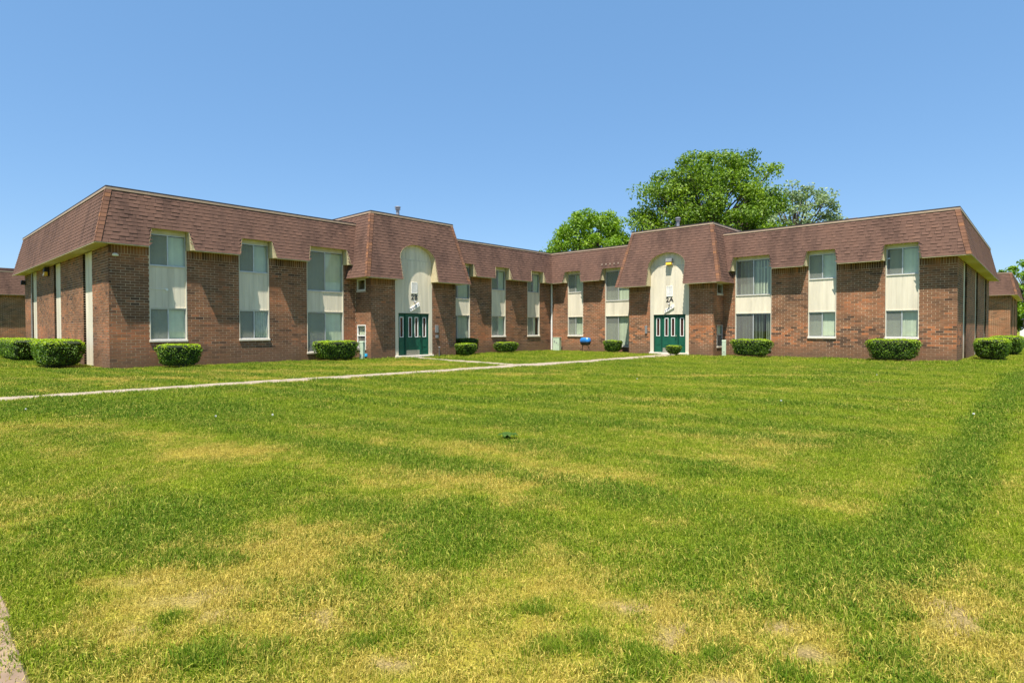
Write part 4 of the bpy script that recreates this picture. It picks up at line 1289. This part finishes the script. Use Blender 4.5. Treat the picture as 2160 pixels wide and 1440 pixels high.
# ---------------------------------------------------------------- hedges
def hedge(x0, x1, y0, y1, h, label, group='clipped hedges beside the brick walls', seed=0, dens=780, taper=0.78, light=1.0):
    r = np.random.default_rng(100 + seed)
    cx, cy = (x0 + x1) / 2, (y0 + y1) / 2; a, b_ = (x1 - x0) / 2, (y1 - y0) / 2
    e = empty('hedge', (cx, cy, 0), label, 'hedge', group)
    z0 = 0.10
    area = 2 * (2 * a + 2 * b_) * h + 4 * a * b_
    n = int(area * dens)
    # superellipsoid shell
    u = r.normal(size=(n * 2, 3)); p = 5.0
    big = np.array([a, b_, (h - z0) / 2])
    # area-weighted pick of box faces, then round off
    fa = np.array([b_ * big[2], a * big[2], a * b_ * 1.6, b_ * big[2], a * big[2], a * b_ * .4]); fa /= fa.sum()
    f_ = r.choice(6, n, p=fa); q = r.uniform(-1, 1, (n, 3))
    for k in range(6):
        ax = [0, 1, 2, 0, 1, 2][k]; q[f_ == k, ax] = 1 if k < 3 else -1
    s = (np.abs(q) ** p).sum(1) ** (1 / p)
    q = q / s[:, None]
    nrm = np.sign(q) * np.abs(q) ** (p - 1); nrm /= np.linalg.norm(nrm, axis=1)[:, None]
    lump = 1 + 0.05 * np.sin(q[:, 0] * a * 7 + seed) * np.sin(q[:, 1] * b_ * 6 + q[:, 2] * 4) + r.normal(0, 0.018, n)
    depth = 1 - np.abs(r.normal(0, 0.045, n)) / max(0.3, min(a, b_))
    P = q * big * (lump * depth)[:, None]
    zz = (P[:, 2] + big[2]) / (2 * big[2])
    tp = taper + (1 - taper) * np.clip(zz / 0.75, 0, 1) ** 0.8
    P[:, 0] *= tp; P[:, 1] *= tp
    P[:, 2] += big[2] + z0
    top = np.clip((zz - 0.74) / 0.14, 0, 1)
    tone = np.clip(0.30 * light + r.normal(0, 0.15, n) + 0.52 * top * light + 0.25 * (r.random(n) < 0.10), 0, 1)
    mb = MB()
    d = nrm * 0.7 + r.normal(0, 0.6, (n, 3)); d[:, 2] += 0.25; d /= np.linalg.norm(d, axis=1)[:, None]
    t1 = np.cross(d, r.normal(size=(n, 3))); t1 /= np.linalg.norm(t1, axis=1)[:, None]; t2 = np.cross(d, t1)
    L = r.uniform(0.024, 0.042, n)[:, None]; W = L * 0.55
    vs = np.stack([P - t1 * L, P - t2 * W + d * .006, P + t1 * L, P + t2 * W + d * .006], 1).reshape(-1, 3)
    mb.v = vs.tolist(); mb.f = [(4 * i, 4 * i + 1, 4 * i + 2, 4 * i + 3) for i in range(n)]; mb.t = tone.tolist()
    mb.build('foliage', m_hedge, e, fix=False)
    core = MB()
    rings = []
    for j, (zf, sc_) in enumerate(((0.0, taper * .80), (0.15, taper * 0.90), (0.5, .92 * (taper + 1) / 2), (0.85, .93), (0.95, .84))):
        ring = []
        for i in range(20):
            g = 2 * math.pi * i / 20; c_, s_ = math.cos(g), math.sin(g)
            k = (abs(c_) ** 5 + abs(s_) ** 5) ** (-0.2)
            ring.append((c_ * k * a * sc_, s_ * k * b_ * sc_, z0 + zf * (h - z0)))
        rings.append(ring)
    for A, B in zip(rings[:-1], rings[1:]):
        for i in range(20): core.face([A[i], A[(i + 1) % 20], B[(i + 1) % 20], B[i]])
    core.face(rings[-1]); core.face(rings[0][::-1])
    core.build('twigs', m_hedgecore, e)
    for i in range(5):
        g = r.uniform(0, 6.28); st = MB(); st.tube((a * .5 * math.cos(g), b_ * .5 * math.sin(g), -0.03), (a * .55 * math.cos(g), b_ * .55 * math.sin(g), 0.3), .018, 6)
        st.build('stem', m_stem, e)
    return e
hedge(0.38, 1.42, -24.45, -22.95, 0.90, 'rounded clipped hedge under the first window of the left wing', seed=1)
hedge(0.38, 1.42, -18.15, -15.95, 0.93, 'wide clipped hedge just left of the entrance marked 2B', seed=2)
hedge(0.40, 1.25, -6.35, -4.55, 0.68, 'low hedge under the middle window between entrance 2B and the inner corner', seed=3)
hedge(0.35, 1.25, -9.45, -8.0, 0.95, 'dark shaded hedge against the wall, behind the small hedge right of door 2B', seed=4, light=0.35)  # low light value puts the entrance's shade into the leaf colour
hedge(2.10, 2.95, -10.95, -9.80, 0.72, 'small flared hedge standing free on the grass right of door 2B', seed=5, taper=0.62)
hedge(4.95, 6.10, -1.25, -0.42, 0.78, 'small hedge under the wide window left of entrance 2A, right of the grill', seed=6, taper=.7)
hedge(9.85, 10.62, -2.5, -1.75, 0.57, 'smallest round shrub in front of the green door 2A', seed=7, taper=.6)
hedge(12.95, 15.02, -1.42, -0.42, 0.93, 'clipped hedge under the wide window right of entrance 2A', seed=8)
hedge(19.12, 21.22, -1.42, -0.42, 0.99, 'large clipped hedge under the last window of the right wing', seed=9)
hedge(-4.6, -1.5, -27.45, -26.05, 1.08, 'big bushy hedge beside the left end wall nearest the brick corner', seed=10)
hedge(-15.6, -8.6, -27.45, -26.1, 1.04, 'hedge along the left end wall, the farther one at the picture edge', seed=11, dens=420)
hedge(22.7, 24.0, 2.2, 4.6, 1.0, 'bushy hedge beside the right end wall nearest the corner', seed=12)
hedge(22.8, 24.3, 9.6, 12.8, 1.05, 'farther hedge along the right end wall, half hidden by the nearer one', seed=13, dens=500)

# ---------------------------------------------------------------- trees
def tree(name, x, y, h, rad, crown_lo, leaf, label, nclump, per, lsize, seed, squash=1.0, group=None):
    r = random.Random(seed); rn = np.random.default_rng(seed)
    e = empty(name, (x, y, 0), label, 'tree', group)
    tr_ = MB()
    zc = (h + crown_lo) / 2; rz = (h - crown_lo) / 2
    t0 = crown_lo + rz * 0.35
    tr_.tube((0, 0, -0.3), (0.1, 0.05, t0), 0.022 * h, 10, 0.014 * h)
    P_, T_, C_ = [], [], []
    tr_.tube((0.1, 0.05, t0), (0.0, 0.2, h * 0.86), 0.014 * h, 7, 0.03)
    for i in range(nclump):
        while True:
            v = Vector((r.gauss(0, 1), r.gauss(0, 1), r.gauss(0, 1))).normalized()
            if v.z > -0.75 or r.random() < .3: break
        q = r.uniform(0.5, 1.0) ** 0.6
        lobe = 1 + 0.13 * math.sin(3 * math.atan2(v.y, v.x) + seed) + 0.10 * math.sin(5 * math.atan2(v.y, v.x) + v.z * 5 + seed * 2)
        wz = 1.0 - 0.18 * max(0, v.z) ** 2
        c = Vector((v.x * rad * q * lobe, v.y * rad * q * lobe * squash, zc + v.z * rz * q * (0.92 + 0.08 * lobe)))
        if r.random() < 0.55:
            sz = t0 + (c.z - t0) * r.uniform(0.0, 0.5); sz = max(crown_lo * .8, min(sz, h * .8))
            m_ = Vector((c.x * .45, c.y * .45, (sz + c.z) / 2 + .3))
            tr_.tube((0.05, 0.1, sz), m_, 0.007 * h, 5, 0.0045 * h, caps=False)
            tr_.tube(m_, c, 0.0045 * h, 5, 0.02, caps=False)
        cr = rad * r.uniform(0.10, 0.19)
        n = int(per * r.uniform(.6, 1.3))
        g = rn.normal(size=(n, 3)); g /= np.linalg.norm(g, axis=1)[:, None]
        g *= (rn.random(n) ** 0.45)[:, None] * cr * np.array([1.15, 1.15, 0.75])
        P_.append(g + np.array(c)); T_.append(np.full(n, r.gauss(0, .10)) + rn.normal(0, .15, n)); C_.append(g / cr)
    P = np.concatenate(P_); T = np.clip(0.5 + np.concatenate(T_), 0, 1); n = len(P)
    d = np.concatenate(C_) * 0.9 + rn.normal(0, .7, (n, 3)); d[:, 2] += .5; d /= np.linalg.norm(d, axis=1)[:, None]
    t1 = np.cross(d, rn.normal(size=(n, 3))); t1 /= np.linalg.norm(t1, axis=1)[:, None]; t2 = np.cross(d, t1)
    L = rn.uniform(lsize * .7, lsize * 1.25, n)[:, None]; W = L * .55
    vs = np.stack([P - t1 * L, P - t2 * W + d * .03, P + t1 * L, P + t2 * W + d * .03], 1).reshape(-1, 3)
    mb = MB(); mb.v = vs.tolist(); mb.f = [(4 * i, 4 * i + 1, 4 * i + 2, 4 * i + 3) for i in range(n)]; mb.t = T.tolist()
    tr_.build('trunk', m_stem, e)
    mb.build('crown', leaf, e, fix=False)
    return e
TG = 'trees rising behind the building'
tree('maple_tree', -11.9, 22.0, 14.5, 5.1, 4.5, m_leafB, 'smaller bright green round tree above the inner roof corner, left of the tallest tree', 230, 140, 0.15, 5, group=TG)
tree('maple_tree', -1.6, 29.0, 20.2, 7.5, 5.0, m_leafA, 'tallest tree, dense green crown above entrance 2A', 380, 170, 0.16, 9, group=TG)
tree('silver_tree', 2.2, 44.5, 19.0, 5.4, 7.0, m_leafC, 'pale grey-green loose tree to the right of the tallest tree', 170, 60, 0.19, 14, group=TG)
tree('young_tree', 22.5, 88.0, 12.2, 4.2, 3.5, m_leafB, 'light green airy tree above the roof at the right edge', 60, 60, 0.22, 21)
tree('young_tree', 27.0, 78.0, 8.8, 4.6, 1.2, m_leafB, 'leafy green tree beyond the white van at the right edge', 110, 80, 0.22, 22)
tree('young_tree', 23.8, 97.0, 9.0, 6.0, 0.2, m_leafA, 'dense low green tree at the right edge, behind the white van', 190, 110, 0.26, 31)
tree('young_tree', 33.5, 84.0, 10.5, 5.5, 1.0, m_leafA, 'green tree just outside the right edge, beyond the neighbouring block', 110, 80, 0.24, 23)

# ---------------------------------------------------------------- small things
def pedestal(x, y, h, label):
    e = empty('utility_pedestal', (x, y, 0), label, 'utility box', 'green utility pedestals by the entrances', rz=R(20))
    b1 = MB(); b1.box((-.105, -.09, -.02), (.105, .09, h - .07)); bevel(b1.build('body', m_ped, e), .02, 2)
    b1 = MB(); b1.hexa([(-.115, -.1, h - .07), (.115, -.1, h - .07), (.115, .1, h - .07), (-.115, .1, h - .07)], [(-.10, -.085, h), (.10, -.085, h), (.10, .085, h), (-.10, .085, h)]); bevel(b1.build('lid', m_ped, e), .012, 2)
    b1 = MB(); b1.box((-.05, -.094, .22), (.05, -.09, .25)); b1.box((-.11, -.095, .14), (.11, .095, .155)); b1.build('latch', m_grey, e)
pedestal(1.24, -15.88, 0.90, 'slim pale green utility pedestal between the hedge and entrance 2B')
pedestal(12.48, -0.82, 0.87, 'slim pale green utility pedestal just right of entrance 2A')
e = empty('standpipe', (1.30, -15.72, 0), 'short dark pipe with a bright blue cap beside the pale green pedestal', 'pipe')
b1 = MB(); b1.tube((0, 0, -.02), (0, 0, .17), .045, 12); b1.build('pipe', m_black, e)
b1 = MB(); b1.tube((0, 0, .165), (0, 0, .30), .085, 14, .075); bevel(b1.build('cap', m_cyan, e), .01, 1)
e = empty('utility_cabinet', (0.86, -0.46, 0), 'pale green metal utility cabinet standing in the inner corner of the building', 'utility box', rz=R(14))
b1 = MB(); b1.box((-.24, -.17, 0.0), (.24, .17, .88)); bevel(b1.build('body', m_ped, e), .01, 2)
b1 = MB(); b1.box((-.255, -.185, .882), (.255, .185, .92)); bevel(b1.build('lid', m_ped, e), .01, 2)
b1 = MB(); b1.box((-.21, -.178, .06), (.21, -.171, .84)); bevel(b1.build('door', m_ped, e), .004, 1)
b1 = MB()
b1.box((-.15, -.182, .56), (-.08, -.179, .72)); b1.box((0.0, -.182, .50), (.07, -.179, .60)); b1.build('label_plate', m_grey, e)
b1 = MB(); b1.tube((.16, -.178, .45), (.16, -.205, .45), .018, 8); b1.build('handle', m_grey, e)
# grill
e = empty('barbecue_grill', (3.38, -0.72, 0), 'charcoal grill with blue lid on crossed black legs by the brick wall', 'grill', rz=R(8))
def rbox(cx_, w, d, z0, z1, prof, n=24):
    mb = MB(); rings = []
    for sc_, z in prof:
        ring = []
        for i in range(n):
            g = 2 * math.pi * i / n; c_, s_ = math.cos(g), math.sin(g); k = (abs(c_) ** 3.5 + abs(s_) ** 3.5) ** (-1 / 3.5)
            ring.append((c_ * k * w * sc_, s_ * k * d * sc_, z))
        rings.append(ring)
    for A, B in zip(rings[:-1], rings[1:]):
        for i in range(n): mb.face([A[i], A[(i + 1) % n], B[(i + 1) % n], B[i]])
    mb.face(rings[-1]); mb.face(rings[0][::-1])
    return mb
rbox(0, .34, .23, 0, 0, [(1.0, .66), (1.02, .70), (1.0, .78), (.94, .85), (.82, .90), (.5, .925)]).build('lid', m_blue, e, smooth=True)
rbox(0, .34, .23, 0, 0, [(.55, .44), (.80, .47), (.93, .54), (.98, .655)]).build('bowl', m_black, e, smooth=True)
for sx in (-1, 1):
    for sy in (-1, 1):
        b1 = MB(); b1.tube((sx * .12, sy * .13, .50), (sx * .36, -sy * .18, 0), .011, 6)
        b1.build('leg', m_black, e)
for sx in (-1, 1):
    b1 = MB(); b1.tube((sx * .34, .17, .50), (sx * .10, -.15, 0), .011, 6); b1.build('leg', m_black, e)
b1 = MB(); b1.tube((-.12, -.29, .74), (.12, -.29, .74), .012, 6); b1.tube((-.12, -.29, .74), (-.12, -.24, .74), .008, 6); b1.tube((.12, -.29, .74), (.12, -.24, .74), .008, 6); b1.build('handle', m_black, e)
b1 = MB(); b1.tube((-.03, -.05, 0.0), (-.03, -.05, .12), .07, 10, .04); b1.build('ash_pot', m_black, e)

# white van beyond the right end
e = empty('parked_van', (25.2, 63.0, 0), 'white van parked beyond the hedges at the right edge', 'van')
prof = [(-2.5, .45), (-2.5, 1.2), (-2.25, 1.35), (-1.55, 2.25), (-1.3, 2.42), (2.45, 2.45), (2.55, 2.3), (2.55, .45)]
b1 = MB(); n = len(prof)
b1.face([(x, -1, z) for x, z in prof]); b1.face([(x, 1, z) for x, z in reversed(prof)])
for i in range(n):
    (xa, za), (xb, zb_) = prof[i], prof[(i + 1) % n]
    b1.face([(xa, -1, za), (xa, 1, za), (xb, 1, zb_), (xb, -1, zb_)])
bevel(b1.build('body', m_white, e), .06, 3)
b1 = MB()
b1.hexa([(-2.0, -1.012, 1.45), (-1.1, -1.012, 1.45), (-1.1, -1.002, 1.45), (-2.0, -1.002, 1.45)], [(-1.5, -1.012, 2.1), (-1.1, -1.012, 2.1), (-1.1, -1.002, 2.1), (-1.5, -1.002, 2.1)])
b1.box((-0.9, -1.012, 1.45), (0.5, -1.002, 2.1)); b1.box((0.7, -1.012, 1.45), (2.2, -1.002, 2.1)); b1.build('window', m_darkglass, e)
for x in (-1.6, 1.6):
    for y in (-.92, .92):
        b1 = MB(); b1.tube((x, y - .11, .36), (x, y + .11, .36), .36, 20); w = b1.build('wheel', m_black, e)
        b1 = MB(); b1.tube((x, y - .125, .36), (x, y + .125, .36), .2, 14); b1.build('rim', m_steel, w)
b1 = MB(); b1.box((-2.56, -.95, .4), (-2.44, .95, .62)); b1.box((2.5, -.95, .4), (2.62, .95, .62)); b1.build('bumper', m_grey, e)

# rosette weed and dandelion clocks on the lawn
e = empty('weed', (20.11, -25.95, 0), 'dark green leafy rosette weed alone in the middle of the lawn', 'weed')
for i in range(11):
    g = i * 2.4; L = random.uniform(.09, .16); b1 = MB()
    c_, s_ = math.cos(g), math.sin(g)
    pr = [(0.0, .012, .02), (.35, .03, .075), (.7, .034, .085), (1.0, .002, .06)]
    for (a0, w0, z0), (a1, w1, z1) in zip(pr[:-1], pr[1:]):
        b1.face([(c_ * L * a0 - s_ * w0, s_ * L * a0 + c_ * w0, z0), (c_ * L * a0 + s_ * w0, s_ * L * a0 - c_ * w0, z0), (c_ * L * a1 + s_ * w1, s_ * L * a1 - c_ * w1, z1), (c_ * L * a1 - s_ * w1, s_ * L * a1 + c_ * w1, z1)], .15)
    b1.build('leaf', m_hedge, e, fix=False)
m_puff = plain('seed_puff', (0.75, 0.76, 0.72), 0.9)
dl = [(21.62, -20.17, 'white dandelion clock in the mid lawn below door 2A'), (21.59, -11.87, 'white dandelion clock near the hedge right of entrance 2A'), (24.40, -19.94, 'white dandelion clock beside the dark green strip at the right'),
      (15.87, -27.97, 'white dandelion clock in the left of the lawn near the path'), (17.13, -17.68, 'white dandelion clock in the middle distance left of door 2A'), (16.38, -27.32, 'white dandelion clock left of the rosette weed'), (12.66, -29.8, 'white dandelion clock close to the path at far left')]
base = None
for x, y, lb in dl:
    if base is None:
        base = empty('dandelion', (x, y, 0), lb, 'dandelion', 'dandelion clocks in the lawn')
        b1 = MB(); b1.tube((0, 0, 0), (.01, 0, .10), .002, 5); b1.build('stalk', m_hedge, base)
        b1 = MB()
        for i in range(70):
            v = Vector((random.gauss(0, 1), random.gauss(0, 1), random.gauss(0, 1))).normalized(); w = v.orthogonal() * .006
            c_ = Vector((.01, 0, .11)); b1.face([c_ + v * .004, c_ + v * .013 + w, c_ + v * .013 - w])
        b1.build('seed_head', m_puff, base, fix=False)
    else:
        o = base.copy(); col.objects.link(o); o.location = (x, y, 0); o['label'] = lb
        for ch in base.children:
            c_ = ch.copy(); col.objects.link(c_); c_.parent = o
